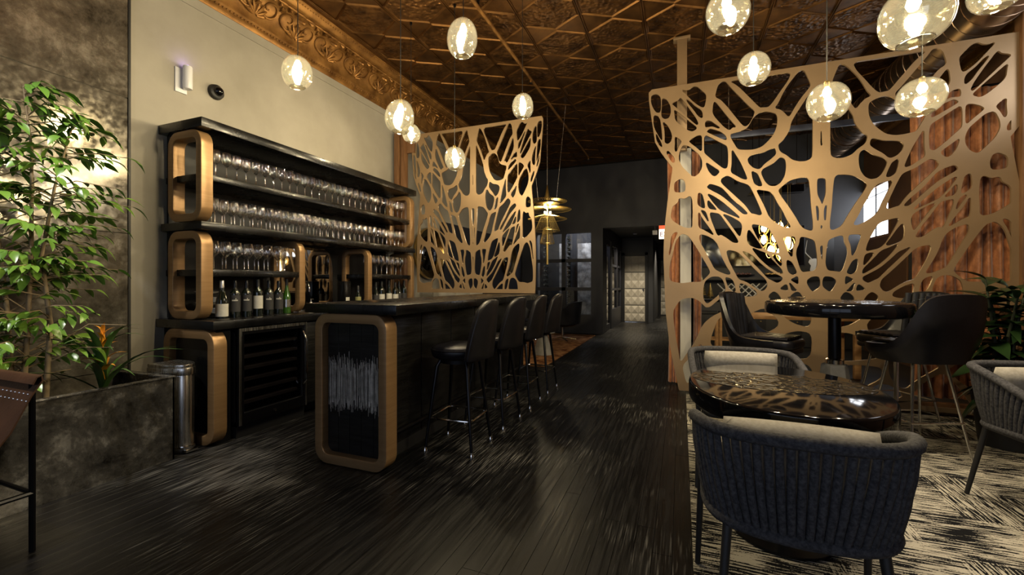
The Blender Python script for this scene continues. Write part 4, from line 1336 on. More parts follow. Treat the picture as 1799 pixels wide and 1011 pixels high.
bin_part('body', 1.0, 0.045, 0.55, MT['steel'])
bin_part('base_ring', 1.05, 0.0, 0.035, MT['black_matte'])
bin_part('base_trim', 1.03, 0.035, 0.05, MT['chrome'])
bin_part('lid_rim', 1.06, 0.55, 0.60, MT['steel'])
bin_part('lid', 1.02, 0.60, 0.625, MT['steel'])
MB().box(0.19, 0.245, -0.04, 0.04, 0.012, 0.03).build('pedal', MT['chrome'], tb, bevel=0.003)

# --------------------------------------------------------------- planter and plants
pl = thing('planter', 'long low planter box of dark patinated steel below the metal wall', 'planter', (0, 0, 0))
PXF, PY0, PY1, PZ = -3.22, -0.6, 1.885, 0.56
for (q, nm) in (((PXF - 0.012, PXF, PY0, 0.64, 0.0, PZ), 'front_sheet'), ((PXF - 0.012, PXF, 0.643, PY1, 0.0, PZ), 'front_sheet'), ((XL + 0.02, PXF, PY1 - 0.012, PY1, 0, PZ), 'end_sheet'), ((XL + 0.02, PXF, PY0, PY0 + 0.012, 0, PZ), 'end_sheet')):
    MB().box(*q).build(nm, MT['patina_dark'], pl, bevel=0.001, bseg=1)
MB().box(PXF - 0.045, PXF + 0.006, PY0, PY1 + 0.004, PZ, PZ + 0.008).build('rim', MT['patina_dark'], pl, bevel=0.001, bseg=1)
MB().box(XL + 0.02, PXF, PY1 - 0.05, PY1 + 0.004, PZ + 0.0005, PZ + 0.0075).build('rim', MT['patina_dark'], pl)
MB().sheet(lambda u, v: (XL + 0.022 + (PXF - XL - 0.036) * u, PY0 + 0.014 + (PY1 - PY0 - 0.028) * v, 0.46 + 0.02 * math.sin(u * 9) * math.sin(v * 31)), 10, 40).build('soil', MT['soil'], pl)


def leaf_mesh(name, ln, wd_, m, fold=0.25, droop=0.25, n=5):
    vs, fs = [], []
    for i in range(n + 1):
        t = i / n
        wv = wd_ * math.sin(PI * min(1, t * 1.02 + 0.02)) ** 0.75 * (1 - 0.25 * t)
        if i == n:
            wv = 0.0006
        z = -droop * ln * t * t
        vs += [(ln * t, -wv / 2, z + fold * wv / 2), (ln * t, 0, z), (ln * t, wv / 2, z + fold * wv / 2)]
    for i in range(n):
        for k in range(2):
            a = i * 3 + k
            fs.append((a, a + 1, a + 4, a + 3))
    me = MB().add(vs, fs).mesh(name, smooth=60)
    me.materials.append(m)
    return me


tree = thing('ficus_tree', 'tall leafy green ficus tree growing in the steel planter', 'tree', (-3.46, 1.22, 0.46))
lm = [leaf_mesh('leaf', ln, wd_, MT['leaf'], droop=dr_) for ln, wd_, dr_ in ((0.088, 0.046, 0.3), (0.075, 0.04, 0.15), (0.098, 0.047, 0.45))]
stems = MB()
trunks = [[(0.0, 0.02, 0), (0.015, 0.04, 0.5), (0.0, 0.06, 1.0), (0.03, 0.05, 1.5), (0.02, 0.02, 1.85)], [(0.04, 0.10, 0), (0.05, 0.12, 0.5), (0.03, 0.09, 0.9), (0.07, 0.13, 1.3), (0.10, 0.2, 1.7)], [(-0.03, 0.0, 0), (-0.05, -0.02, 0.6), (-0.02, -0.07, 1.1), (-0.04, -0.15, 1.7)]]
for tp in trunks:
    stems.tube(tp, [0.016 - 0.012 * i / (len(tp) - 1) for i in range(len(tp))], 8)
nodes = []
for kk in range(175):
    tp = trunks[kk % 3]
    t = random.uniform(0.06, 1.0) * (len(tp) - 1)
    i = min(int(t), len(tp) - 2)
    p = Vector(tp[i]).lerp(Vector(tp[i + 1]), t - i)
    a = random.uniform(-2.6, 2.6)
    high = p.z / 1.6
    ln = random.uniform(0.16, 0.42) * (1.15 - 0.45 * high)
    if kk % 5 == 0:
        a = random.uniform(0.6, 1.6)
        ln *= 1.2
    dirv = Vector((math.cos(a) * 0.62, math.sin(a) * 1.0, random.uniform(0.1, 0.75)))
    if p.z < 0.62 and dirv.y > 0.15 and kk % 2:
        dirv.y *= -0.6
    q = [p, p + dirv * ln * 0.5, p + Vector((dirv.x, dirv.y, dirv.z * 0.45)) * ln]
    if q[-1].x < -0.33:
        q = [p, p + Vector((abs(dirv.x), dirv.y, dirv.z)) * ln * 0.5, p + Vector((abs(dirv.x), dirv.y, dirv.z * 0.45)) * ln]
    stems.tube(q, [0.004, 0.003, 0.0015], 5)
    nodes.append(q)
stems.build('branches', MT['bark'], tree, smooth=60)
cnt = 0
more = MB()
for q in nodes:
    for j in range(6):
        t = 0.3 + 0.7 * j / 5
        p = q[0].lerp(q[1], t * 2) if t < 0.5 else q[1].lerp(q[2], (t - 0.5) * 2)
        d = (q[2] - q[0]).normalized()
        az = math.atan2(d.y, d.x) + (random.choice((-1, 1)) * random.uniform(0.3, 1.1) if j < 5 else random.uniform(-0.2, 0.2))
        if p.x + 0.1 * math.cos(az) < -0.36:
            az = PI - az
        if p.z < 0.6 and p.y > 0.27:
            continue
        rot = (random.uniform(-0.5, 0.5), random.uniform(-0.1, 0.75), az)
        sc_ = random.uniform(0.75, 1.15)
        if p.x > -0.1 and cnt < 296:
            link('leaf', random.choice(lm), tree, p, rot, [sc_] * 3)
            cnt += 1
        else:
            me_ = random.choice(lm)
            more.T = Matrix.Translation(p) @ Matrix.Rotation(rot[2], 4, 'Z') @ Matrix.Rotation(rot[1], 4, 'Y') @ Matrix.Rotation(rot[0], 4, 'X') @ Matrix.Scale(sc_, 4)
            more.add([v.co for v in me_.vertices], [tuple(f.vertices) for f in me_.polygons])
tag(more.build('inner_foliage', MT['leaf'], tree, smooth=60), kind='stuff')


def strap_leaf(ln, wd_, rise, m, n=8):
    vs, fs = [], []
    for i in range(n + 1):
        t = i / n
        x = ln * (t * 0.85 + 0.15 * t * t)
        z = rise * math.sin(PI * min(0.98, 0.62 * t + 0.03)) * (1.0) - 0.25 * rise * t * t
        wv = wd_ * (1 - t ** 2.2) * (0.7 + 0.3 * math.sin(PI * t)) + 0.001
        vs += [(x, -wv / 2, z + 0.18 * wv), (x, 0, z), (x, wv / 2, z + 0.18 * wv)]
    for i in range(n):
        for k in range(2):
            a = i * 3 + k
            fs.append((a, a + 1, a + 4, a + 3))
    me = MB().add(vs, fs).mesh('strap_leaf', smooth=60)
    me.materials.append(m)
    return me


def bromeliad(x, y, s, label, nleaf=22):
    t = thing('bromeliad', label, 'plant', (x, y, 0.47))
    ms = [strap_leaf(0.36, 0.034, 0.20, MT['bromeliad']), strap_leaf(0.28, 0.034, 0.24, MT['bromeliad']), strap_leaf(0.42, 0.03, 0.14, MT['bromeliad'])]
    bm_ = strap_leaf(0.12, 0.034, 0.05, MT['bract'])
    for k in range(nleaf):
        a = 2.4 * k
        sc_ = s * random.uniform(0.8, 1.2)
        if math.cos(a) < -0.2:
            sc_ *= 0.62
        link('leaf', ms[k % 3], t, (0, 0, 0.02 + 0.004 * k), (0, -0.12 - 0.02 * k, a), [sc_] * 3)
    MB().tube([(0, 0, 0.0), (0.0, 0.0, 0.36 * s)], [0.014, 0.010], 8).build('flower_stalk', MT['bract'], t)
    for k in range(14):
        z = (0.15 + 0.0165 * k) * s
        link('bract', bm_, t, (0, 0, z), (0, -0.15 - 0.05 * k, 2.4 * k), [s * (1.05 - 0.03 * k)] * 3)
    return t


bromeliad(-3.34, 1.55, 1.12, 'orange flowered bromeliad at the right end of the steel planter')
bromeliad(-3.62, 1.10, 0.8, 'smaller bromeliad half hidden behind the ficus foliage', 16)

# --------------------------------------------------------------- leather sling chair at the left edge
lc = thing('sling_chair', 'brown leather sling chair with studded back and black steel frame at the left edge', 'chair', (-2.92, 0.72, 0))
hw = 0.27
lsl = [(0.262, 0.755), (0.275, 0.785), (0.295, 0.79), (0.30, 0.765), (0.285, 0.74), (0.262, 0.70), (0.20, 0.56), (0.13, 0.46), (0.0, 0.425), (-0.15, 0.43), (-0.26, 0.445), (-0.275, 0.43), (-0.262, 0.415)]
MB().slab(lambda u, v: (-hw + 2 * hw * u, lsl[int(round(v * 12))][0], lsl[int(round(v * 12))][1]), 6, 12, 0.006).build('leather_sling', MT['brown_leather'], lc, smooth=60)
stud = MB()
for r_ in range(2):
    for k in range(14):
        x = -hw + 0.03 + k * 0.037 + 0.018 * r_
        y, z = ((0.268, 0.712) if r_ == 0 else (0.256, 0.686))
        stud.lathe([(0.004, 0.0), (0.003, 0.003), (0, 0.004)], 6, c=(x, y - 0.008, z - 0.002))
tag(stud.build('studs', MT['chrome'], lc, smooth=0), kind='stuff')
MB().tube([(-hw + 0.02, 0.283, 0.765), (hw - 0.04, 0.283, 0.765)], 0.010, 8).build('back_bar', MT['black_steel'], lc)
for sx in (-1, 1):
    xx = sx * (hw - 0.055)
    MB().tube([(xx, 0.283, 0.765), (xx, 0.283, 0.0)], 0.012, 8).build('rear_leg', MT['black_steel'], lc)
    MB().tube([(xx, -0.268, 0.43), (xx, -0.268, 0.0)], 0.012, 8).build('front_leg', MT['black_steel'], lc)
    MB().tube([(xx, 0.283, 0.26), (xx, -0.268, 0.26)], 0.012, 8).build('side_brace', MT['black_steel'], lc)
MB().tube([(-hw + 0.055, -0.268, 0.425), (hw - 0.055, -0.268, 0.425)], 0.010, 8).build('front_bar', MT['black_steel'], lc)
MB().tube([(-hw + 0.055, 0.283, 0.26), (hw - 0.055, 0.283, 0.26)], 0.010, 8).build('rear_brace', MT['black_steel'], lc)

# --------------------------------------------------------------- small things on the grey wall
sn = thing('wall_sensor', 'white cylinder wall light with violet glow above the shelves', 'wall light', (XL + 0.001, 2.28, 2.76))
MB().box(0, 0.012, -0.045, 0.045, 0.0, 0.20).build('back_plate', MT['white_plastic'], sn, bevel=0.003)
MB().lathe([(0.0, 0.03), (0.03, 0.03), (0.033, 0.035), (0.033, 0.21), (0.03, 0.215), (0.0, 0.215)], 20, c=(0.06, 0.02, 0)).build('cylinder_shade', MT['white_plastic'], sn)
MB().lathe([(0.0, 0.216), (0.022, 0.216), (0.022, 0.2185), (0.0, 0.2185)], 16, c=(0.06, 0.02, 0)).build('violet_lamp', emission('violet_lamp', (0.35, 0.25, 1.0), 14), sn)
cm = thing('dome_camera', 'black dome security camera on the grey wall', 'camera', (XL + 0.001, 2.56, 2.88))
MB().lathe([(0, 0), (0.062, 0), (0.066, 0.01), (0.06, 0.035), (0.045, 0.045), (0, 0.046)], 24).build('base', MT['black_matte'], cm, (0, 0, 0), (0, R(90), 0))
MB().lathe([(0.042, 0.045)] + [(0.042 * math.cos(R(a)), 0.045 + 0.042 * math.sin(R(a))) for a in range(15, 91, 15)], 20).build('dome', MT['table_gloss'], cm, (0, 0, 0), (0, R(90), 0), smooth=60)

# ================================================================== RIGHT SIDE: TABLES AND CHAIRS
def superellipse(rx, ry, n=48, e=2.05):
    out = []
    for i in range(n):
        a = 2 * PI * i / n
        c, s = math.cos(a), math.sin(a)
        out.append((rx * math.copysign(abs(c) ** (2 / e), c), ry * math.copysign(abs(s) ** (2 / e), s)))
    return out


lt = thing('oval_table', 'low oval black epoxy table with hammered centre strip', 'table', (0.44, 2.37, 0.0115), R(0))
MB().prism(superellipse(0.405, 0.53), 0.62, 0.705, axis='z').build('table_top', MT['table_gloss'], lt, bevel=0.012, bseg=3, smooth=50)
strip = [(x, y) for x, y in superellipse(0.385, 0.51, 64)]
MB().prism([(x, y * 0.40 + 0.05) for x, y in strip], 0.7045, 0.7065, axis='z').build('hammered_inlay', MT['table_hammer'], lt)
MB().lathe([(0.032, 0.03), (0.032, 0.62)], 16).build('pedestal', MT['black_steel'], lt)
MB().lathe([(0.0, 0.0), (0.21, 0.0), (0.21, 0.012), (0.05, 0.03), (0.03, 0.05), (0.0, 0.05)], 28).build('foot_plate', MT['black_steel'], lt)

ht = thing('high_table', 'round high black bar table on tapered concrete foot', 'table', (1.10, 4.0, 0.0115))
MB().lathe([(0, 0.945), (0.44, 0.945), (0.462, 0.955), (0.468, 0.98), (0.466, 1.03), (0.455, 1.045), (0.43, 1.05), (0.0, 1.05)], 56).build('table_top', MT['table_gloss'], ht, smooth=50)
MB().lathe([(0.0, 1.0502), (0.41, 1.0502), (0.405, 1.052), (0.0, 1.052)], 48).build('hammered_inlay', MT['table_hammer'], ht)
MB().lathe([(0.042, 0.56), (0.042, 0.945)], 20).build('column', MT['black_steel'], ht)
MB().lathe([(0.0, 0.0), (0.165, 0.0), (0.165, 0.01), (0.088, 0.56), (0.08, 0.568), (0.0, 0.57)], 6).build('concrete_foot', MT['concrete'], ht, smooth=0, bevel=0.006)
MB().lathe([(0.06, 0.57), (0.06, 0.60), (0.043, 0.61)], 20).build('collar', MT['chrome'], ht)
# small dish on the high table
tag(MB().lathe([(0, 0), (0.03, 0), (0.06, 0.02), (0.062, 0.03), (0.055, 0.03), (0.03, 0.0115), (0, 0.006)], 20).build('glass_dish', MT['glass'], None, (0.86, 4.05, 1.0605)), 'small clear glass dish on the high bar table', 'dish')


def rope_chair(label):
    """faces +y; origin on the floor under the seat centre"""
    t = thing('rope_chair', label, 'chair', (0, 0, 0.0115), 0, 'charcoal rope armchairs')
    N_ = 52
    walk = {}

    def plan(s, a0, a1, rx, ry, ry2):
        """even walk (0..1) along an open superellipse from angle a0 to a1"""
        key = (a0, a1, rx)
        if key not in walk:
            P_ = []
            for i in range(401):
                ang = R(a0 + (a1 - a0) * i / 400)
                c, sn = math.cos(ang), math.sin(ang)
                P_.append((rx * math.copysign(abs(c) ** 0.667, c), (ry if sn < 0 else ry2) * math.copysign(abs(sn) ** 0.667, sn)))
            D_ = [0.0]
            for i in range(400):
                D_.append(D_[-1] + math.hypot(P_[i + 1][0] - P_[i][0], P_[i + 1][1] - P_[i][1]))
            walk[key] = (P_, D_)
        P_, D_ = walk[key]
        tgt = s * D_[-1]
        i = 0
        while i < 399 and D_[i + 1] < tgt:
            i += 1
        f = (tgt - D_[i]) / max(1e-9, D_[i + 1] - D_[i])
        return P_[i][0] + f * (P_[i + 1][0] - P_[i][0]), P_[i][1] + f * (P_[i + 1][1] - P_[i][1])

    def top_rail(s):          # s 0..1 around the U, from left arm tip over the back to the right arm tip
        x, y = plan(s, 158, 382, 0.30, 0.29, 0.5)
        k = abs(2 * s - 1)
        return Vector((x, y, 0.735 - 0.13 * max(0, (k - 0.45) / 0.55) ** 1.4))

    def low_rail(s):
        x, y = plan(s, 168, 372, 0.262, 0.235, 0.45)
        return Vector((x, y, 0.425 + 0.02 * abs(2 * s - 1)))
    MB().tube([top_rail(i / 40) for i in range(41)], 0.021, 10).build('top_rail', MT['rope'], t, smooth=60)
    MB().tube([low_rail(i / 40) for i in range(41)], 0.019, 8).build('lower_rail', MT['rope'], t, smooth=60)
    for i in range(N_):
        s = (i + 0.5) / N_
        a, c = top_rail(s), low_rail(s)
        out = Vector((a.x, a.y * 0.8, 0)).normalized()
        sk = 0.012 * (1 if i % 2 else -1)
        m1 = a.lerp(c, 0.33) + out * (0.006 + sk * 0.12)
        m2 = a.lerp(c, 0.66) + out * (0.006 - sk * 0.1)
        MB().tube([a + Vector((0, 0, -0.004)), m1, m2, c], [0.0118, 0.0126, 0.0124, 0.0112], 8, flat=0.85, wide=top_rail(min(1, s + 0.01)) - top_rail(max(0, s - 0.01))).build('rope_strand', MT['rope'], t, smooth=60)
    # frame and legs
    MB().prism(rrect(-0.25, 0.25, -0.19, 0.26, 0.07), 0.41, 0.435, axis='z').build('seat_frame', MT['black_matte'], t, bevel=0.004)
    for sx in (-1, 1):
        MB().tube([top_rail(0.02 if sx < 0 else 0.98) + Vector((0, -0.004, -0.005)), (sx * 0.275, 0.20, 0.42), (sx * 0.29, 0.26, 0.0)], [0.014, 0.014, 0.011], 10).build('leg', MT['black_matte'], t, smooth=60)
        MB().tube([(sx * 0.20, -0.185, 0.42), (sx * 0.235, -0.27, 0.0)], [0.015, 0.011], 10).build('leg', MT['black_matte'], t, smooth=60)

    def puff(nx, ny, sx, sy, th, name, mt, loc, rot):
        def f(u, v, sg):
            x, y = (2 * u - 1), (2 * v - 1)
            ed = (1 - abs(x) ** 6) * (1 - abs(y) ** 6)
            return (x * sx * (1 - 0.03 * y * y), y * sy * (1 - 0.03 * x * x), sg * th * (0.10 + 0.90 * max(0, ed) ** 0.5) * 0.5)
        b = MB()
        b.sheet(lambda u, v: f(u, v, 1), 14, 10).sheet(lambda u, v: f(u, v, -1), 14, 10)
        n_ = 15 * 11
        W = 11
        for i in range(14):
            for (a0, b0) in ((i * W, (i + 1) * W), (i * W + 10, (i + 1) * W + 10)):
                b.f.append([a0, b0, n_ + b0, n_ + a0])
                b.m.append(0)
        for j in range(10):
            for (a0, b0) in ((j, j + 1), (14 * W + j, 14 * W + j + 1)):
                b.f.append([a0, b0, n_ + b0, n_ + a0])
                b.m.append(0)
        return b.build(name, mt, t, loc, rot, smooth=70)
    puff(14, 10, 0.225, 0.225, 0.09, 'seat_cushion', MT['seat_fabric'], (0, 0.03, 0.475), (0, 0, 0))
    puff(14, 10, 0.215, 0.15, 0.11, 'back_cushion', MT['linen'], (0, -0.155, 0.60), (R(76), 0, 0))
    return t


rc = rope_chair('charcoal rope armchair seen from behind in the foreground')
rc.location = (0.345, 1.72, 0.0115)
rc.rotation_euler = (0, 0, R(-2))
rc2 = copy_tree(rc)
rc2['label'] = 'charcoal rope armchair tucked under the far side of the oval table'
rc2.location = (0.36, 3.0, 0.0115)
rc2.rotation_euler = (0, 0, R(183))
rc3 = copy_tree(rc)
rc3['label'] = 'charcoal rope armchair at the right edge in front of the dark plant'
rc3.location = (1.78, 2.98, 0.0115)
rc3.rotation_euler = (0, 0, R(190))

# table at the right edge
et = thing('side_table', 'black table with rounded corner cut by the right edge', 'table', (1.78, 2.22, 0.0115))
MB().prism(superellipse(0.36, 0.38), 0.62, 0.70, axis='z').build('table_top', MT['table_gloss'], et, bevel=0.012, bseg=3, smooth=50)
MB().lathe([(0.032, 0.03), (0.032, 0.62)], 16).build('pedestal', MT['black_steel'], et)
MB().lathe([(0.0, 0.0), (0.21, 0.0), (0.21, 0.012), (0.05, 0.03), (0.0, 0.04)], 28).build('foot_plate', MT['black_steel'], et)


def bar_chair(label):
    """high bucket chair, faces +x"""
    t = thing('bucket_bar_chair', label, 'chair', (0, 0, 0.0115), 0, 'black bucket bar chairs at the high table')

    def shell(u, v):
        # u around from left arm front to right arm front, v up
        ang = R(62 + (298 - 62) * u)
        c, s = math.cos(ang), math.sin(ang)
        e = 0.72
        x = 0.235 * math.copysign(abs(c) ** e, c)
        y = 0.245 * math.copysign(abs(s) ** e, s)
        k = abs(2 * u - 1)
        hgt = 0.10 + 0.36 / (1 + math.exp((k - 0.46) * 13))
        fl = 0.05 * v * hgt / 0.46
        taper = 0.82 + 0.18 * min(1, v * 1.6)
        return ((x - (fl if c < 0 else 0)) * taper, y * (taper + 0.04 * v), 0.66 + hgt * v + 0.0)
    MB().slab(shell, 36, 10, -0.03).build('bucket_shell', MT['leather'], t, smooth=60)

    def under(u, v):
        x, y = 2 * u - 1, 2 * v - 1
        return (x * 0.20 + 0.03, y * 0.20, 0.645 + 0.03 * (x * x + y * y) * 0.5)
    MB().prism(rrect(-0.19, 0.235, -0.20, 0.20, 0.09), 0.645, 0.69, axis='z').build('seat_pan', MT['leather'], t, bevel=0.012, smooth=60)
    MB().prism(rrect(-0.17, 0.245, -0.185, 0.185, 0.07), 0.69, 0.755, axis='z').build('seat_cushion', MT['leather'], t, bevel=0.02, bseg=3, smooth=60)
    for k in range(6):
        y = -0.135 + 0.054 * k
        x0 = -0.205 + 0.20 * (abs(y) ** 2) * 4.5
        MB().slab(lambda u, v, y=y, x0=x0: (x0 + 0.028 * math.sin(PI * u) - 0.045 * v, y + 0.05 * (u - 0.5), 0.745 + 0.36 * v), 6, 6, 0.02).build('back_channel', MT['leather'], t, smooth=60)
        MB().slab(lambda u, v, y=y: (-0.12 + 0.33 * v, y + 0.05 * (u - 0.5), 0.756 + 0.012 * math.sin(PI * u)), 6, 4, 0.012).build('seat_channel', MT['leather'], t, smooth=60)
    for sx in (-1, 1):
        for sy in (-1, 1):
            MB().tube([(sx * 0.10 + 0.02, sy * 0.11, 0.65), (sx * 0.19 + 0.02, sy * 0.20, 0.0)], [0.010, 0.008], 8).build('leg', MT['rod'], t)
    q = 0.163
    z = 0.24
    MB().tube([(-q + 0.02 + 0.0, -q - 0.01, z), (q + 0.02, -q - 0.01, z), (q + 0.02, q + 0.01, z), (-q + 0.02, q + 0.01, z)], 0.007, 8, closed=True).build('footrest', MT['rod'], t)
    return t


bc = bar_chair('black bucket bar chair left of the high table, ribbed inside showing')
bc.location = (0.62, 3.95, 0.0115)
bc.rotation_euler = (0, 0, R(-28))
bc2 = copy_tree(bc)
bc2['label'] = 'black bucket bar chair with its smooth back towards the viewer'
bc2.location = (1.56, 3.88, 0.0115)
bc2.rotation_euler = (0, 0, R(110))
bc3 = copy_tree(bc)
bc3['label'] = 'black bucket bar chair right of the high table, half hidden behind another'
bc3.location = (1.70, 4.56, 0.0115)
bc3.rotation_euler = (0, 0, R(205))

# ---------------------------------------------------------------- velvet drapes
def drape(name, label, pts, z0, z1, folds, amp, group='copper velvet drapes', gather=0.0):
    """pts: straight run from (x,y) to (x,y)"""
    (xa, ya), (xb, yb) = pts
    d = Vector((xb - xa, yb - ya, 0))
    L_ = d.length
    d.normalize()
    n = Vector((-d.y, d.x, 0))
    nu, nv = folds * 10, 14
    ph = [random.uniform(-0.5, 0.5) for _ in range(folds + 1)]

    def f(u, v):
        k = u * folds
        w_ = 0.4 - 1.7 * abs(math.sin(PI * (k + 0.12 * ph[int(k) % folds] * math.sin(v * 2)))) ** 0.8
        w2 = math.sin(2 * PI * k * 0.37 + 1.3)
        a_ = amp * (0.8 + 0.35 * w2) * (1.0 + 0.25 * math.sin(v * 3 + k))
        p = Vector((xa, ya, 0)) + d * (L_ * u + 0.012 * math.sin(v * 4 + k * 2)) + n * (w_ * a_)
        return (p.x, p.y, z0 + (z1 - z0) * v)
    t = thing(name, label, 'curtain', (0, 0, 0), 0, group)
    MB().slab(f, nu, nv, 0.004).build('cloth', MT['velvet'], t, smooth=70)
    MB().tube([(xa - d.x * 0.05, ya - d.y * 0.05, z1 + 0.015), (xb + d.x * 0.05, yb + d.y * 0.05, z1 + 0.015)], 0.012, 8).build('rail', MT['black_steel'], t)
    return t


drape('velvet_curtain', 'wide copper velvet curtain hanging behind the right side of the big screen', ((2.12, 5.42), (2.98, 5.40)), 0.09, 3.05, 10, 0.042)
drape('velvet_curtain', 'narrow copper velvet drape on the aisle side of the white column', ((-0.15, 5.50), (-0.02, 5.48)), 0.02, 2.75, 3, 0.025)
drape('velvet_curtain', 'narrow copper velvet drape on the lounge side of the white column', ((0.12, 5.50), (0.21, 5.50)), 0.02, 2.75, 3, 0.025)

# ---------------------------------------------------------------- dark plant at the right
dp = thing('leafy_plant', 'dark broad leaved potted plant in front of the velvet curtain', 'plant', (2.22, 4.25, 0.010))
MB().lathe([(0, 0), (0.15, 0), (0.19, 0.36), (0.2, 0.38), (0.18, 0.38), (0.17, 0.34), (0, 0.34)], 28).build('pot', MT['black_matte'], dp, smooth=50)
dl = [leaf_mesh('leaf', 0.26, 0.11, MT['leaf_dark'], droop=0.5, n=7), leaf_mesh('leaf', 0.22, 0.10, MT['leaf_dark'], droop=0.3, n=7), leaf_mesh('leaf', 0.30, 0.09, MT['leaf_dark'], droop=0.7, n=7)]
can = MB()
for k in range(9):
    a = 2.4 * k
    r_ = 0.03 + 0.013 * k
    p = [(0.4 * r_ * math.cos(a), 0.4 * r_ * math.sin(a), 0.34), (r_ * math.cos(a), r_ * math.sin(a), 0.8), (2.0 * r_ * math.cos(a + .2), 2.0 * r_ * math.sin(a + .2), 1.02 + 0.05 * (k % 5))]
    can.tube(p, [0.012, 0.01, 0.006], 6)
    for j in range(19):
        t_ = j / 18
        q = Vector(p[0]).lerp(Vector(p[1]), min(1, t_ * 2)) if t_ < 0.5 else Vector(p[1]).lerp(Vector(p[2]), t_ * 2 - 1)
        az = 2.4 * j + k
        link('leaf', dl[(j + k) % 3], dp, q, (random.uniform(-0.3, 0.3), -0.75 * t_ + 0.15, az), [random.uniform(0.85, 1.15)] * 3)
can.build('stems', MT['dark_stem'], dp, smooth=60)
pm = thing('palm_plant', 'thin fronded palm in front of the curtain behind the dark plant', 'plant', (2.42, 4.66, 0.0115))
MB().lathe([(0, 0), (0.11, 0), (0.14, 0.28), (0.13, 0.29), (0.12, 0.26), (0, 0.26)], 24).build('pot', MT['black_matte'], pm, smooth=50)
fl_ = leaf_mesh('leaflet', 0.20, 0.016, MT['leaf_dark'], droop=0.35, n=4)
for k in range(9):
    a = R(95 + 32 * k)
    fr_ = [Vector((0.24 * math.cos(a) * t_, 0.24 * math.sin(a) * t_, 0.26 + (0.62 + 0.04 * (k % 3)) * t_ ** 0.75 - 0.22 * t_ ** 3)) for t_ in [i / 8 for i in range(9)]]
    MB().tube(fr_, [0.006 - 0.0005 * i for i in range(9)], 5).build('frond_stem', MT['leaf_dark'], pm, smooth=60)
    for j in range(4, 9):
        for sg in (-1, 1):
            link('leaflet', fl_, pm, fr_[j], (0, 0.1, a + sg * (1.1 - 0.08 * j)), [1.05 - 0.05 * (j - 4)] * 3)

# ---------------------------------------------------------------- duct, pipes on the ceiling
du = thing('spiral_duct', 'bronze spiral ventilation duct running under the ceiling', 'duct', (2.50, 0, 3.65))
MB().tube([(0, 1.2, 0), (0, 9.4, 0)], 0.235, 36).build('duct_tube', MT['duct'], du, smooth=60)
hel = [(0.237 * math.cos(a), 1.25 + 0.15 * a / (2 * PI), 0.237 * math.sin(a)) for a in [2 * PI * i / 24 for i in range(int(24 * 8.1 / 0.15))]]
MB().tube(hel, 0.004, 4).build('spiral_seam', MT['duct'], du, smooth=60)
for y in (3.0, 5.8, 8.4):
    MB().ring([(0.25 * math.cos(R(a)), 0.25 * math.sin(R(a))) for a in range(0, 360, 12)], [(0.236 * math.cos(R(a)), 0.236 * math.sin(R(a))) for a in range(0, 360, 12)], y, y + 0.035).build('strap', MT['duct'], du)
    MB().box(-0.004, 0.004, y + 0.01, y + 0.025, 0.235, 0.335).build('hanger', MT['steel'], du)
MB().box(0.15, 0.24, 4.15, 4.45, -0.2, -0.06).build('outlet', MT['white_paint'], du, bevel=0.004)
pp = thing('sprinkler_pipe', 'thin dark sprinkler pipe running along the tin ceiling', 'pipe', (-1.86, 0, ZC - 0.085))
MB().tube([(0, 0.5, 0), (0, 9.2, 0)], 0.019, 10).build('pipe', MT['cornice'], pp)
for y in (2.6, 5.4, 8.0, 9.2):
    s_ = MB().tube([(0, y, 0), (0, y, -0.05)], 0.012, 8).build('sprinkler_head', MT['cornice'], pp)
    MB().lathe([(0.0, -0.052), (0.022, -0.052), (0.022, -0.056), (0, -0.056)], 12, c=(0, y, 0)).build('deflector', MT['chrome'], s_)
for y in (1.2, 3.8, 6.6):
    MB().box(-0.012, 0.012, y, y + 0.02, 0.0, 0.083).build('clip', MT['black_steel'], pp)
bm_ = thing('track_beam', 'steel beam with blue light in its colour hanging across the rear lounge ceiling', 'beam', (0, 6.5, 3.16))
MB().box(0.3, 3.04, -0.02, 0.02, 0, 0.075).build('beam', mat('blue_lit_steel', (0.10, 0.115, 0.17), rough=0.4, metal=0.4), bm_, bevel=0.003)  # blue light falling on the beam is put into its base colour
for x in (0.6, 1.7, 2.8):
    MB().tube([(x, 0, 0.075), (x, 0, ZC - 3.16 - 0.02)], 0.006, 6).build('rod', MT['steel'], bm_)

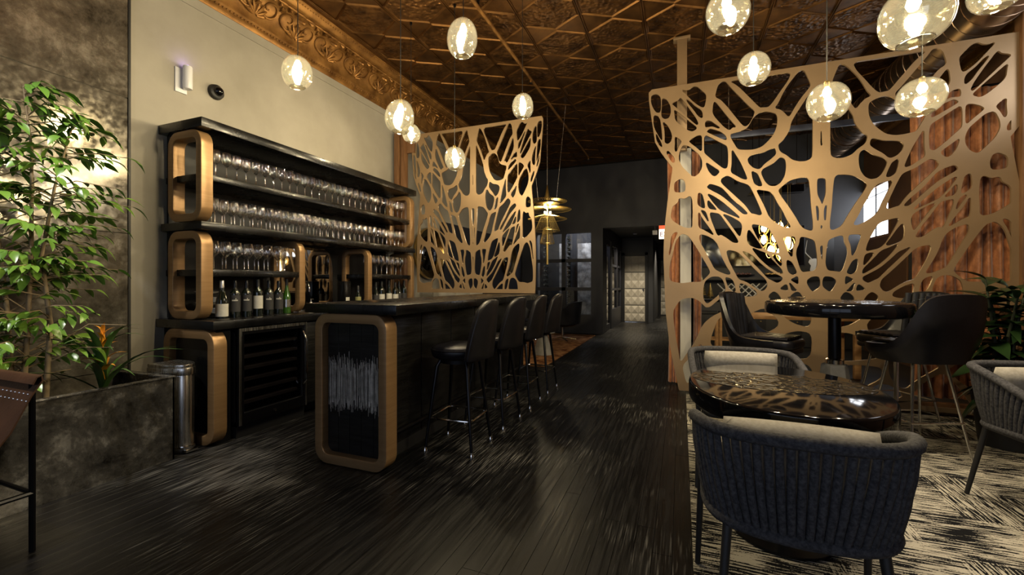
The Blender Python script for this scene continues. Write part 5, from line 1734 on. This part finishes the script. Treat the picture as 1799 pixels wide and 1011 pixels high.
# ---------------------------------------------------------------- glass globe pendants
def globe_pendant(x, y, z, r, hr, label, seed, hook, power=34.0):
    """z: centre height of the globe"""
    rnd = random.Random(seed)
    t = thing('globe_pendant', label, 'pendant lamp', (x, y, z), 0, 'smoked glass globe pendants')
    ph1, ph2, am = rnd.uniform(0, 6), rnd.uniform(0, 6), rnd.uniform(0.03, 0.09)

    def g(u, v, k=1.0):
        a = 2 * PI * u
        th = PI * (0.06 + 0.80 * v)
        rad = math.sin(th) ** 0.82 * (1.0 + 0.06 * (v - 0.4))
        wob = 1 + am * math.sin(a + ph1) * (0.3 + v) + am * 0.5 * math.sin(2 * a + ph2) * v
        return (r * k * rad * wob * math.cos(a), r * k * rad * wob * math.sin(a), hr * k * math.cos(th) * (1 + 0.04 * math.sin(a + ph2)))
    b_ = MB()
    b_.sheet(lambda u, v: g(u, v), 28, 16, cu=True)
    b_.sheet(lambda u, v: g(u, v, 0.955), 28, 16, cu=True)
    b_.build('glass_shade', MT['globe'], t, smooth=80)
    rim = [g(i / 28, 1.0, 0.98) for i in range(28)]
    MB().tube(rim, 0.0035, 6, closed=True).build('rim', MT['glass'], t, smooth=80)
    MB().lathe([(0.0, hr * 0.78), (0.014, hr * 0.78), (0.016, hr * 1.0), (0.012, hr * 1.10), (0.004, hr * 1.14), (0, hr * 1.15)], 14).build('socket', MT['gold_matte'], t, smooth=60)
    MB().lathe([(0.0, hr * 0.24), (0.016, hr * 0.28), (0.024, hr * 0.46), (0.019, hr * 0.64), (0.009, hr * 0.78), (0, hr * 0.78)], 14).build('bulb', MT['bulb'], t, smooth=80)
    top_ = ZC - z - 0.02
    pts = [(0, 0, hr * 1.12), (0, 0, top_ * 0.5), (0, 0, top_)]
    MB().tube(pts, 0.0028, 6).build('cord', MT['cord'], t)
    MB().lathe([(0.014, top_ - 0.012), (0.014, top_ + 0.012), (0, top_ + 0.012)], 12).build('ceiling_hook', MT['black_steel'], t)
    if hook:
        hx, hy = hook[0] - x, hook[1] - y
        sag = []
        for i in range(17):
            u = i / 16
            sag.append((hx * u, hy * u, top_ - hook[2] * 4 * u * (1 - u)))
        MB().tube(sag, 0.0028, 6).build('swag_cord', MT['cord'], t)
    ld = bpy.data.lights.new('bulb_light', 'POINT')
    ld.energy = power
    ld.color = (1.0, 0.83, 0.60)
    ld.shadow_soft_size = 0.03
    lo = bpy.data.objects.new('bulb_light', ld)
    COL.objects.link(lo)
    lo.parent = t
    lo.location = (0, 0, hr * 0.18)
    return t


CH1, CH2 = (-1.75, 2.75), (0.85, 2.3)
FW = Vector((-0.36653, 0.93041, 0))
RT = Vector((0.93041, 0.36653, 0))
for (x, y, z, r_, hr_, hk, lb) in (
        (-2.41, 2.17, 2.62, 0.098, 0.108, (CH1[0], CH1[1], 0.32), 'glass globe pendant nearest the grey wall, hanging before the cornice'),
        (-1.37, 2.58, 2.85, 0.102, 0.128, (CH1[0], CH1[1], 0.12), 'tallest glass globe pendant high above the middle of the bar'),
        (-1.95, 2.68, 2.44, 0.104, 0.125, (CH1[0], CH1[1], 0.2), 'round glass globe pendant above the bar front, hanging low'),
        (-2.69, 3.88, 2.80, 0.095, 0.098, None, 'small glass globe pendant partly hidden behind a larger globe'),
        (-1.41, 3.85, 2.89, 0.099, 0.118, (CH1[0], CH1[1] + 0.4, 0.06), 'small high glass globe pendant right of the small carved screen'),
        (-2.11, 3.79, 2.45, 0.102, 0.118, None, 'lowest glass globe pendant in front of the small carved screen'),
        (0.225, 2.56, 2.65, 0.108, 0.105, None, 'glass globe pendant cut by the top edge above the aisle'),
        (0.47, 3.42, 2.70, 0.104, 0.110, None, 'glass globe pendant overlapping the top of the big screen'),
        (0.82, 3.12, 2.30, 0.112, 0.112, None, 'low glass globe pendant in front of the big screen centre'),
        (1.25, 3.07, 2.24, 0.112, 0.100, None, 'low glass globe pendant before the curtain side of the big screen'),
        (0.852, 2.16, 2.25, 0.118, 0.112, None, 'largest glass globe pendant at the top right'),
        (1.50, 2.95, 2.70, 0.11, 0.105, None, 'glass globe pendant cut off by the top right corner')):
    globe_pendant(x, y, z, r_, hr_, lb, int(x * 1000 + y * 77), hk)
cn = thing('ceiling_canopy', 'small round black ceiling canopy feeding the pendant cords', 'ceiling canopy', (CH1[0], CH1[1], ZC - 0.035))
MB().lathe([(0.0, 0.0), (0.06, 0.0), (0.065, 0.006), (0.065, 0.03), (0, 0.03)], 24).build('plate', MT['black_steel'], cn)

# spot over the planter: assumed from the lit plants, fixture added out of view
sp = thing('assumed_ceiling_spot', 'assumed black ceiling spotlight over the planter', 'spotlight', (-2.7, 0.5, 3.9))
MB().lathe([(0.0, 0.06), (0.035, 0.06), (0.04, 0.05), (0.04, -0.06), (0.036, -0.06), (0.03, 0.04), (0, 0.045)], 20).build('can', MT['black_matte'], sp)
sd = bpy.data.lights.new('assumed_spot_light', 'SPOT')
sd.energy = 200
sd.spot_size = R(44)
sd.spot_blend = 0.7
sd.color = (1.0, 0.96, 0.88)
sd.shadow_soft_size = 0.04
so_ = bpy.data.objects.new('assumed_spot_light', sd)
COL.objects.link(so_)
so_.parent = sp
so_.location = (0, 0, -0.065)
so_.rotation_euler = Vector((-0.65, 0.55, -2.7)).to_track_quat('-Z', 'Y').to_euler()

# ================================================================== LOUNGE BEHIND THE BAR
rug = MB().box(-3.6, -1.82, 5.9, 9.85, 0.001, 0.012).build('lounge_rug', MT['rug'], None)
tag(rug, 'rust coloured patterned rug beyond the bar stools', 'rug')
for (y, z, x, lb) in ((5.95, 1.68, XL + 0.002, 'round gold dished mirror on the grey wall behind the small screen'), (9.2, 1.75, XL + 0.085, 'round gold dished mirror on the black panel farther back')):
    mr = thing('gold_mirror', lb, 'mirror', (x, y, z))
    MB().lathe([(0.26, 0.0), (0.40, 0.012), (0.415, 0.05), (0.40, 0.085), (0.37, 0.075), (0.30, 0.03), (0.26, 0.02)], 48).build('gold_rim', MT['gold'], mr, (0, 0, 0), (0, R(90), 0), smooth=60)
    MB().lathe([(0.0, 0.07), (0.10, 0.066), (0.2, 0.05), (0.285, 0.022), (0.285, 0.015), (0, 0.015)], 40).build('convex_mirror', MT['mirror'], mr, (0, 0, 0), (0, R(90), 0), smooth=60)
pnl = solid('wall_panel', [(XL + 0.001, XL + 0.08, 6.35, YW - 0.01, 0, 2.24)], MT['navy'])
pnl['label'] = 'tall dark panelling on the wall behind the lounge'
sf = thing('sofa', 'cream high backed sofa behind the small carved screen', 'sofa', (-3.3, 6.55, 0.012))
MB().box(-0.35, 0.25, -0.8, 0.8, 0.1, 0.42).build('seat_base', MT['cream_fabric'], sf, bevel=0.03)
for k in range(3):
    MB().box(-0.33, -0.17, -0.78 + k * 0.53, -0.27 + k * 0.53, 0.42, 1.06).build('back_cushion', MT['cream_fabric'], sf, bevel=0.05, bseg=3)
    MB().box(-0.16, 0.25, -0.78 + k * 0.53, -0.27 + k * 0.53, 0.425, 0.53).build('seat_cushion', MT['cream_fabric'], sf, bevel=0.03)
for q in ((-0.3, -0.75), (0.2, -0.75), (-0.3, 0.75), (0.2, 0.75)):
    MB().tube([(q[0], q[1], 0), (q[0], q[1], 0.11)], 0.02, 8).build('foot', MT['black_matte'], sf)
ct = thing('cone_table', 'small concrete cone side table on the rust rug', 'table', (-2.16, 6.9, 0.012))
MB().lathe([(0, 0), (0.17, 0), (0.165, 0.01), (0.06, 0.36), (0.0, 0.36)], 28).build('cone_base', MT['concrete'], ct)
MB().lathe([(0, 0.36), (0.2, 0.36), (0.205, 0.375), (0.2, 0.39), (0, 0.39)], 32).build('top', MT['concrete'], ct)


def swivel_chair(x, y, rz, label, m):
    t = thing('swivel_chair', label, 'chair', (x, y, 0.012), rz, 'dark swivel lounge chairs')

    def shell(u, v):
        a = R(70 + 220 * u)
        k = abs(2 * u - 1)
        h = 0.20 + 0.26 / (1 + math.exp((k - 0.55) * 11))
        return ((0.31 + 0.05 * v) * math.cos(a), (0.33 + 0.04 * v) * math.sin(a), 0.36 + h * v)
    MB().slab(shell, 28, 6, -0.05).build('shell', m, t, smooth=60)
    MB().lathe([(0, 0.30), (0.25, 0.30), (0.31, 0.34), (0.31, 0.42), (0.27, 0.45), (0, 0.455)], 28).build('seat_cushion', m, t, smooth=60)
    MB().tube([(0, 0, 0.03), (0, 0, 0.30)], 0.025, 12).build('post', MT['chrome'], t)
    for k in range(4):
        a = R(45 + 90 * k)
        MB().tube([(0, 0, 0.06), (0.3 * math.cos(a), 0.3 * math.sin(a), 0.015)], [0.018, 0.012], 8).build('base_arm', MT['chrome'], t)
    return t


swivel_chair(-2.30, 8.7, R(170), 'dark leather swivel lounge chair in front of the wine room', MT['leather'])
swivel_chair(-3.05, 8.3, R(-20), 'dark leather swivel lounge chair next to the sofa', MT['leather'])

# layered disc chandelier
CX, CY = -1.98, 6.55
ch = thing('disc_chandelier', 'brass chandelier of stacked wire discs and cones above the lounge', 'chandelier', (CX, CY, 0))
MB().tube([(0, 0, 2.72), (0, 0, ZC - 0.02)], 0.004, 6).build('cord', MT['steel'], ch)
MB().lathe([(0.0, 2.76), (0.008, 2.75), (0.045, 2.53), (0.045, 2.52), (0.0, 2.52)], 20).build('spike', MT['gold_matte'], ch, smooth=60)
for sg in (-1, 1):
    MB().tube([(sg * 0.15, 0, 2.52), (sg * 0.22, 0, 3.2), (sg * 0.30, 0, ZC - 0.02)], 0.003, 5).build('side_cord', MT['steel'], ch)


def wire_disc(r0, z0, r1, z1, n, name, ring=True):
    b_ = MB()
    for k in range(n):
        a = 2 * PI * k / n
        b_.tube([(r0 * math.cos(a), r0 * math.sin(a), z0), (r1 * math.cos(a), r1 * math.sin(a), z1)], 0.0022, 3)
    for rr, zz in ((r0, z0), (r1, z1)):
        b_.tube([(rr * math.cos(2 * PI * i / 32), rr * math.sin(2 * PI * i / 32), zz) for i in range(32)], 0.004, 4, closed=True)
    return b_.build(name, MT['gold_matte'], ch, smooth=0)


MB().lathe([(0.05, 2.43), (0.20, 2.455), (0.205, 2.46), (0.2, 2.462), (0.05, 2.436)], 32).build('dish', MT['gold_matte'], ch, smooth=60)
wire_disc(0.06, 2.45, 0.31, 2.50, 56, 'upper_wire_disc')
wire_disc(0.06, 2.40, 0.38, 2.37, 64, 'wide_wire_disc')
wire_disc(0.06, 2.29, 0.31, 2.22, 56, 'lower_wire_disc')
wire_disc(0.10, 2.26, 0.20, 2.03, 44, 'wire_skirt')
wire_disc(0.055, 2.08, 0.115, 1.83, 36, 'lower_cone')
MB().tube([(0, 0, 2.52), (0, 0, 1.84)], 0.012, 8).build('stem', MT['gold_matte'], ch)
MB().tube([(0, 0, 1.84), (0, 0, 1.50)], 0.018, 10).build('pendant_rod', MT['gold_matte'], ch)
for z in (2.41, 2.32):
    for k in range(3):
        a = 2 * PI * k / 3
        MB().lathe([(0, -0.02), (0.016, -0.012), (0.018, 0), (0.012, 0.016), (0, 0.02)], 10, c=(0.05 * math.cos(a), 0.05 * math.sin(a), z)).build('lamp', emission('warm_lamp', (1, 0.85, 0.5), 22), ch, smooth=80)
ld = bpy.data.lights.new('chandelier_light', 'POINT')
ld.energy = 14
ld.color = (1, 0.84, 0.55)
ld.shadow_soft_size = 0.05
lo = bpy.data.objects.new('chandelier_light', ld)
COL.objects.link(lo)
lo.parent = ch
lo.location = (0.09, -0.09, 2.36)

# ---------------------------------------------------------------- inside of the wine room
st_ = thing('stone_slab', 'pale veined stone slab inside the wine room', 'stone panel', (0, 0, 0))
MB().box(-2.55, -2.05, 11.2, 11.24, 0.0, 2.25).build('slab', MT['stone'], st_)
st2 = thing('stone_slab', 'narrow pale stone pillar behind the left wine room panes', 'stone panel', (0, 0, 0))
MB().box(-3.02, -2.82, 11.1, 11.2, 0.0, 2.25).build('slab', MT['stone'], st2)
tag(MB().box(XL + 0.01, -1.82, 11.9, 11.95, 0, 2.9).build('rear_screen', MT['black_matte']), 'matte black partition at the back of the wine room', 'partition')
bt = MB().lathe([(0, 0), (0.036, 0.0), (0.038, 0.005), (0.038, 0.19), (0.016, 0.24), (0.014, 0.29), (0, 0.29)], 8).mesh('rack_bottle', smooth=60)
bt.materials.append(MT['bottle_glass'])
cp = MB().lathe([(0.016, 0.245), (0.0165, 0.295), (0, 0.296)], 8).mesh('foil', smooth=60)
cp.materials.append(MT['steel'])
for ci, (x, lb) in enumerate(((-3.30, 'wall bottle rack at the left pane of the wine room'), (-2.70, 'wall bottle rack behind the middle mullion of the wine room'), (-2.02, 'wall bottle rack at the right pane of the wine room'))):
    rk = thing('bottle_rack', lb, 'wine rack', (x, 10.62, 0))
    MB().box(-0.02, 0.02, 0.30, 0.33, 0.3, 2.5).build('upright', MT['black_steel'], rk)
    MB().tube([(0, 0.31, 0), (0, 0.31, 0.3)], 0.02, 8).build('foot', MT['black_steel'], rk)
    for k in range(17):
        pg_ = MB().box(-0.05, 0.05, 0.18, 0.30, 0.40 + k * 0.12, 0.405 + k * 0.12).build('peg_shelf', MT['black_steel'], rk)
        bo = link('wine_bottle', bt, None, (x, 10.62 + 0.29, 0.4445 + k * 0.12), (R(90), 0, 0))
        tag(bo, 'dark wine bottle lying in the %s' % lb.replace('wall bottle rack', 'rack').replace(' of the wine room', ''), 'bottle', 'bottles in the wine room rack %s' % ('one', 'two', 'three')[ci])
        link('foil_cap', cp, bo)
for x, y in ((-2.9, 10.6), (-2.3, 10.55)):  # unseen lamps, assumed to light the wine room
    ld = bpy.data.lights.new('assumed_wine_room_light', 'POINT')
    ld.energy = 28
    ld.color = (0.9, 0.92, 1.0)
    ld.shadow_soft_size = 0.05
    lo = bpy.data.objects.new('assumed_wine_room_light', ld)
    COL.objects.link(lo)
    lo.location = (x, y, 2.7)
    wsp = thing('assumed_wine_room_downlight', 'small assumed downlight in the wine room above the %s' % ('left panes' if x < -2.6 else 'stone slab'), 'downlight', (x, y, 2.78))
    MB().lathe([(0.03, 0), (0.04, 0.0), (0.04, 0.05), (0, 0.05)], 12).build('can', MT['black_matte'], wsp)
    MB().tube([(0, 0, 0.05), (0, 0, ZC - 2.80)], 0.008, 6).build('stem', MT['black_matte'], wsp)

# assumed corridor lights, exit sign, emergency box
for k, (x, y, e, lb) in enumerate(((-1.2, 12.4, 16, 'assumed corridor downlight in front of the tiled door'), (-0.4, 15.2, 12, 'assumed corridor downlight before the second tiled door'))):  # lamps assumed, added to light the tiled doors
    dlt = thing('assumed_corridor_downlight', lb, 'downlight', (x, y, 2.56))
    MB().lathe([(0.03, 0.0), (0.055, 0.0), (0.055, 0.035), (0, 0.035)], 16).build('rim', MT['white_plastic'], dlt)
    ld = bpy.data.lights.new('downlight', 'SPOT')
    ld.energy = e * 12
    ld.spot_size = R(120)
    ld.spot_blend = 0.8
    ld.color = (1, 0.86, 0.62)
    ld.shadow_soft_size = 0.04
    lo = bpy.data.objects.new('downlight', ld)
    COL.objects.link(lo)
    lo.parent = dlt
    lo.location = (0, 0, -0.01)
ex = thing('exit_sign', 'lit EXIT sign hanging under the corridor bulkhead', 'sign', (-0.30, YW + 0.06, 2.20))
MB().box(-0.17, 0.17, -0.02, 0.02, 0, 0.22).build('housing', emission('exit_face', (1.0, 0.86, 0.66), 1.2), ex, bevel=0.004)
MB().box(-0.17, 0.17, -0.025, 0.025, 0.22, 0.30).build('top_box', emission('exit_red', (1.0, 0.12, 0.04), 0.7), ex)
tc = bpy.data.curves.new('exit_letters', 'FONT')
tc.body = 'EXIT'
tc.size = 0.15
tc.extrude = 0.002
tc.align_x = 'CENTER'
to = bpy.data.objects.new('exit_letters', tc)
COL.objects.link(to)
dg = bpy.context.evaluated_depsgraph_get()
tme = bpy.data.meshes.new_from_object(to.evaluated_get(dg))
bpy.data.objects.remove(to, do_unlink=True)
tme.materials.clear()
tme.materials.append(mat('exit_red_paint', (0.45, 0.02, 0.01), rough=0.5))
link('letters', tme, ex, (0, -0.023, 0.055), (R(90), 0, 0))
eb = thing('emergency_lamp', 'small white emergency lamp box left of the exit sign', 'lamp', (-0.56, YW + 0.04, 2.30))
MB().box(-0.05, 0.05, 0, 0.05, 0, 0.10).build('box', MT['white_plastic'], eb, bevel=0.006)
MB().box(-0.006, 0.006, 0.02, 0.03, 0.1, 0.2).build('bracket', MT['black_steel'], eb)
MB().lathe([(0, -0.006), (0.02, -0.006), (0.02, 0), (0, 0)], 12).build('lens', MT['porcelain'], eb, (0, -0.002, 0.05), (R(90), 0, 0))

# ================================================================== REAR LOUNGE BEHIND THE BIG SCREEN
LW = 9.5
tv = thing('television', 'wide wall mounted television on the slate wall of the rear lounge', 'television', (1.25, LW - 0.045, 1.52))
MB().box(-0.9, 0.9, 0, 0.04, 0, 0.78).build('casing', MT['black_matte'], tv, bevel=0.004)
MB().box(-0.88, 0.88, -0.003, 0.0, 0.02, 0.76).build('screen', MT['table_gloss'], tv)
sh = MB().box(0.35, 2.15, LW - 0.30, LW - 0.001, 1.26, 1.31).build('wall_shelf', MT['slate'], None, bevel=0.003)
tag(sh, 'floating shelf under the television', 'shelf')
for (x, nm, lb, cl) in ((1.10, 'fruit_bowl', 'dark oval bowl of dried fruit on the floating shelf', (0.09, 0.03, 0.015)), (1.62, 'fruit_bowl', 'small bowl of gold balls on the floating shelf', (0.4, 0.25, 0.08))):
    fbw = thing(nm, lb, 'bowl', (x, LW - 0.16, 1.3108))
    MB().lathe([(0, 0), (0.06, 0), (0.16, 0.05), (0.165, 0.055), (0.1, 0.02), (0, 0.012)], 24, sx=1.3, sy=0.7).build('bowl', MT['black_matte'], fbw, smooth=60)
fm = {'a': mat('dried_fruit', (0.09, 0.03, 0.015), rough=0.5), 'b': mat('gold_ball', (0.45, 0.28, 0.09), rough=0.3, metal=0.7)}
fme = {}
for k in fm:
    fme[k] = MB().lathe([(0.0, -0.028)] + [(0.028 * math.cos(R(a)), 0.028 * math.sin(R(a))) for a in range(-60, 61, 30)] + [(0, 0.028)], 10).mesh('ball', smooth=80)
    fme[k].materials.append(fm[k])
for k, x in (('a', 1.10), ('b', 1.62)):
    for i in range(7):
        o = link('dried_fruit' if k == 'a' else 'gold_ball', fme[k], None, (x - 0.12 + 0.04 * i, LW - 0.16 + 0.02 * (i % 2) - 0.01, 1.366 + 0.012 * (i % 2)))
        tag(o, 'dark dried fruit piece in the oval bowl' if k == 'a' else 'small gold ball in the shelf bowl', 'fruit' if k == 'a' else 'ball', 'dried fruit in the oval bowl' if k == 'a' else 'gold balls in the shelf bowl')
sb = thing('sideboard', 'grey sideboard counter below the floating shelf', 'sideboard', (0, LW, 0))
MB().box(0.26, 2.6, -0.5, -0.005, 0.86, 0.91).build('top', MT['black_gloss'], sb, bevel=0.003)
MB().box(0.28, 2.58, -0.46, -0.005, 0.0, 0.855).build('body', MT['slate'], sb)
for k in range(4):
    d = MB().box(0.30 + k * 0.57, 0.85 + k * 0.57, -0.48, -0.461, 0.06, 0.84).build('door', MT['slate'], sb, bevel=0.003)
    MB().lathe([(0.012, 0), (0.012, 0.02), (0, 0.022)], 10).build('knob', MT['gold_matte'], d, (0.79 + k * 0.57, -0.48, 0.5), (R(90), 0, 0))
wr_ = thing('lattice_wine_rack', 'pale wooden lattice wine rack on the sideboard', 'wine rack', (1.07, LW - 0.28, 0.911))
for k in range(6):
    for sg in (-1, 1):
        x = -0.30 + 0.12 * k
        MB().tube([(x - sg * 0.12, 0, 0.025), (x + sg * 0.12, 0, 0.28)], 0.011, 4).build('slat', MT['white_paint'], wr_)
MB().box(-0.46, 0.46, -0.08, 0.08, 0, 0.012).build('base_board', MT['white_paint'], wr_)
for k, (x, s_, lb) in enumerate(((0.36, 1.0, 'tall gold cone tree ornament on the sideboard'), (0.525, 0.6, 'short gold cone tree ornament on the sideboard'))):
    og = thing('cone_ornament', lb, 'ornament', (x, LW - 0.3, 0.911))
    pf = [(0.05, 0.0), (0.05, 0.01), (0.012, 0.015), (0.012, 0.06)]
    for i in range(8):
        rr = 0.11 * (1 - i / 8.5)
        pf += [(rr, 0.06 + 0.05 * i), (rr * 0.62, 0.105 + 0.05 * i)]
    MB().lathe([(a * s_, c * s_) for a, c in pf] + [(0, 0.5 * s_)], 18).build('tiers', MT['gold_matte'], og, smooth=30)
art = thing('wall_art', 'black and white stag skull picture on the slate wall', 'picture', (2.30, LW - 0.03, 1.25))
MB().box(-0.3, 0.3, 0, 0.025, 0, 0.95).build('frame', MT['black_matte'], art, bevel=0.004)
b_ = MB()
b_.lathe([(0, 0), (0.05, 0.01), (0.075, 0.1), (0.06, 0.18), (0.1, 0.24), (0.08, 0.3), (0, 0.31)], 12, c=(0, -0.004, 0.1), sy=0.05)
for sg in (-1, 1):
    b_.tube([(sg * 0.05, -0.005, 0.4), (sg * 0.15, -0.005, 0.52), (sg * 0.12, -0.005, 0.75)], [0.012, 0.01, 0.004], 5)
    b_.tube([(sg * 0.13, -0.005, 0.5), (sg * 0.2, -0.005, 0.62)], [0.008, 0.003], 5)
b_.build('skull_print', MT['porcelain'], art)
pic = thing('wall_picture', 'dark grey framed painting on the brown wall below the window side', 'picture', (XR - 0.03, 7.25, 1.18))
MB().box(0, 0.028, -0.55, 0.55, 0, 0.95).build('canvas', MT['slate'], pic, bevel=0.004)
MB().ring([(-0.57, -0.02), (0.57, -0.02), (0.57, 0.97), (-0.57, 0.97)], [(-0.54, 0.01), (0.54, 0.01), (0.54, 0.94), (-0.54, 0.94)], -0.012, 0.028, axis='x').build('frame', MT['brown_wood'], pic)
# wooden counter table and stools
wt = thing('wooden_table', 'honey wood table with straight legs in the rear lounge', 'table', (1.35, 6.9, 0))
MB().box(-0.55, 0.75, -0.35, 0.35, 0.72, 0.77).build('top', MT['light_wood'], wt, bevel=0.004)
for sx in (-0.5, 0.7):
    for sy in (-0.3, 0.3):
        MB().box(sx - 0.035, sx + 0.035, sy - 0.035, sy + 0.035, 0, 0.72).build('leg', MT['light_wood'], wt, bevel=0.003)
for k, x in enumerate((0.42, 0.78)):
    wsn = thing('counter_stool', 'orange brown wooden stool %s the sideboard' % ('leftmost before' if k == 0 else 'second before'), 'stool', (x, 8.3, 0), 0, 'wooden stools in the rear lounge')
    MB().box(-0.17, 0.17, -0.17, 0.17, 0.66, 0.71).build('seat', MT['black_matte'], wsn, bevel=0.01)
    for sx in (-0.15, 0.15):
        for sy in (-0.15, 0.15):
            MB().box(sx - 0.018, sx + 0.018, sy - 0.018, sy + 0.018, 0, 0.66).build('leg', MT['light_wood'], wsn)
    for sy in (-0.15, 0.15):
        MB().box(-0.132, 0.132, sy - 0.012, sy + 0.012, 0.22, 0.25).build('rung', MT['light_wood'], wsn)
# gold cluster chandelier under a mirrored plate
gc = thing('gold_cluster_chandelier', 'cluster chandelier of glowing gold glass loops under a mirrored plate', 'chandelier', (1.36, 7.5, 0))
MB().box(-0.37, 0.37, -0.37, 0.37, 2.60, 2.62).build('mirror_plate', MT['mirror'], gc)
for sx in (-0.3, 0.3):
    for sy in (-0.3, 0.3):
        MB().tube([(sx, sy, 2.62), (sx, sy, ZC - 0.02)], 0.005, 6).build('rod', MT['black_steel'], gc)
rnd = random.Random(5)
glow = emission('glowing_amber_glass', (1.0, 0.72, 0.28), 7.0)
for k in range(13):
    a = 2.4 * k
    rr = 0.04 + 0.017 * k
    x, y, z = rr * math.cos(a), rr * math.sin(a), 1.62 + 0.50 * ((k * 7) % 13) / 13
    MB().tube([(x, y, z + 0.08), (x, y, 2.6)], 0.002, 4).build('wire', MT['gold_matte'], gc)
    pts = []
    for i in range(20):
        th = 2 * PI * i / 20
        pts.append((x + 0.07 * math.cos(th) * math.cos(a), y + 0.07 * math.cos(th) * math.sin(a), z + 0.11 * math.sin(th) + 0.02 * math.sin(2 * th)))
    lp = MB().tube(pts, 0.009, 6, closed=True).build('glass_loop', MT['gold'], gc, smooth=60)
    MB().lathe([(0, -0.07), (0.032, -0.04), (0.042, 0.0), (0.028, 0.05), (0, 0.08)], 10, c=(x, y, z)).build('lamp', glow, lp, smooth=80)
ld = bpy.data.lights.new('cluster_light', 'POINT')
ld.energy = 12
ld.color = (1, 0.78, 0.42)
ld.shadow_soft_size = 0.15
lo = bpy.data.objects.new('cluster_light', ld)
COL.objects.link(lo)
lo.parent = gc
lo.location = (0, -0.05, 1.62)
for k, (x, y) in enumerate(((0.62, 7.9), (0.95, 9.0))):
    dn = thing('track_spot', 'small lit ceiling spot in the rear lounge, %s' % ('nearer and lower' if k == 0 else 'farther back'), 'spotlight', (x, y, 2.95 + 0.1 * k))
    MB().lathe([(0.0, 0.0), (0.022, 0.0), (0.022, 0.003), (0, 0.003)], 12).build('lamp', emission('spot_lamp', (1, 0.93, 0.8), 30), dn)
    MB().lathe([(0.024, -0.004), (0.03, -0.004), (0.03, 0.09), (0, 0.09)], 14).build('can', MT['black_steel'], dn)
    MB().tube([(0, 0, 0.09), (0, 0, ZC - 2.97 - 0.1 * k)], 0.005, 6).build('cord', MT['cord'], dn)
    ld = bpy.data.lights.new('track_spot_light', 'SPOT')
    ld.energy = 7
    ld.spot_size = R(95)
    ld.spot_blend = 0.8
    ld.color = (1, 0.9, 0.74)
    lo = bpy.data.objects.new('track_spot_light', ld)
    COL.objects.link(lo)
    lo.parent = dn
    lo.location = (0, 0, -0.01)
    lo.rotation_euler = (R(25), 0, 0)
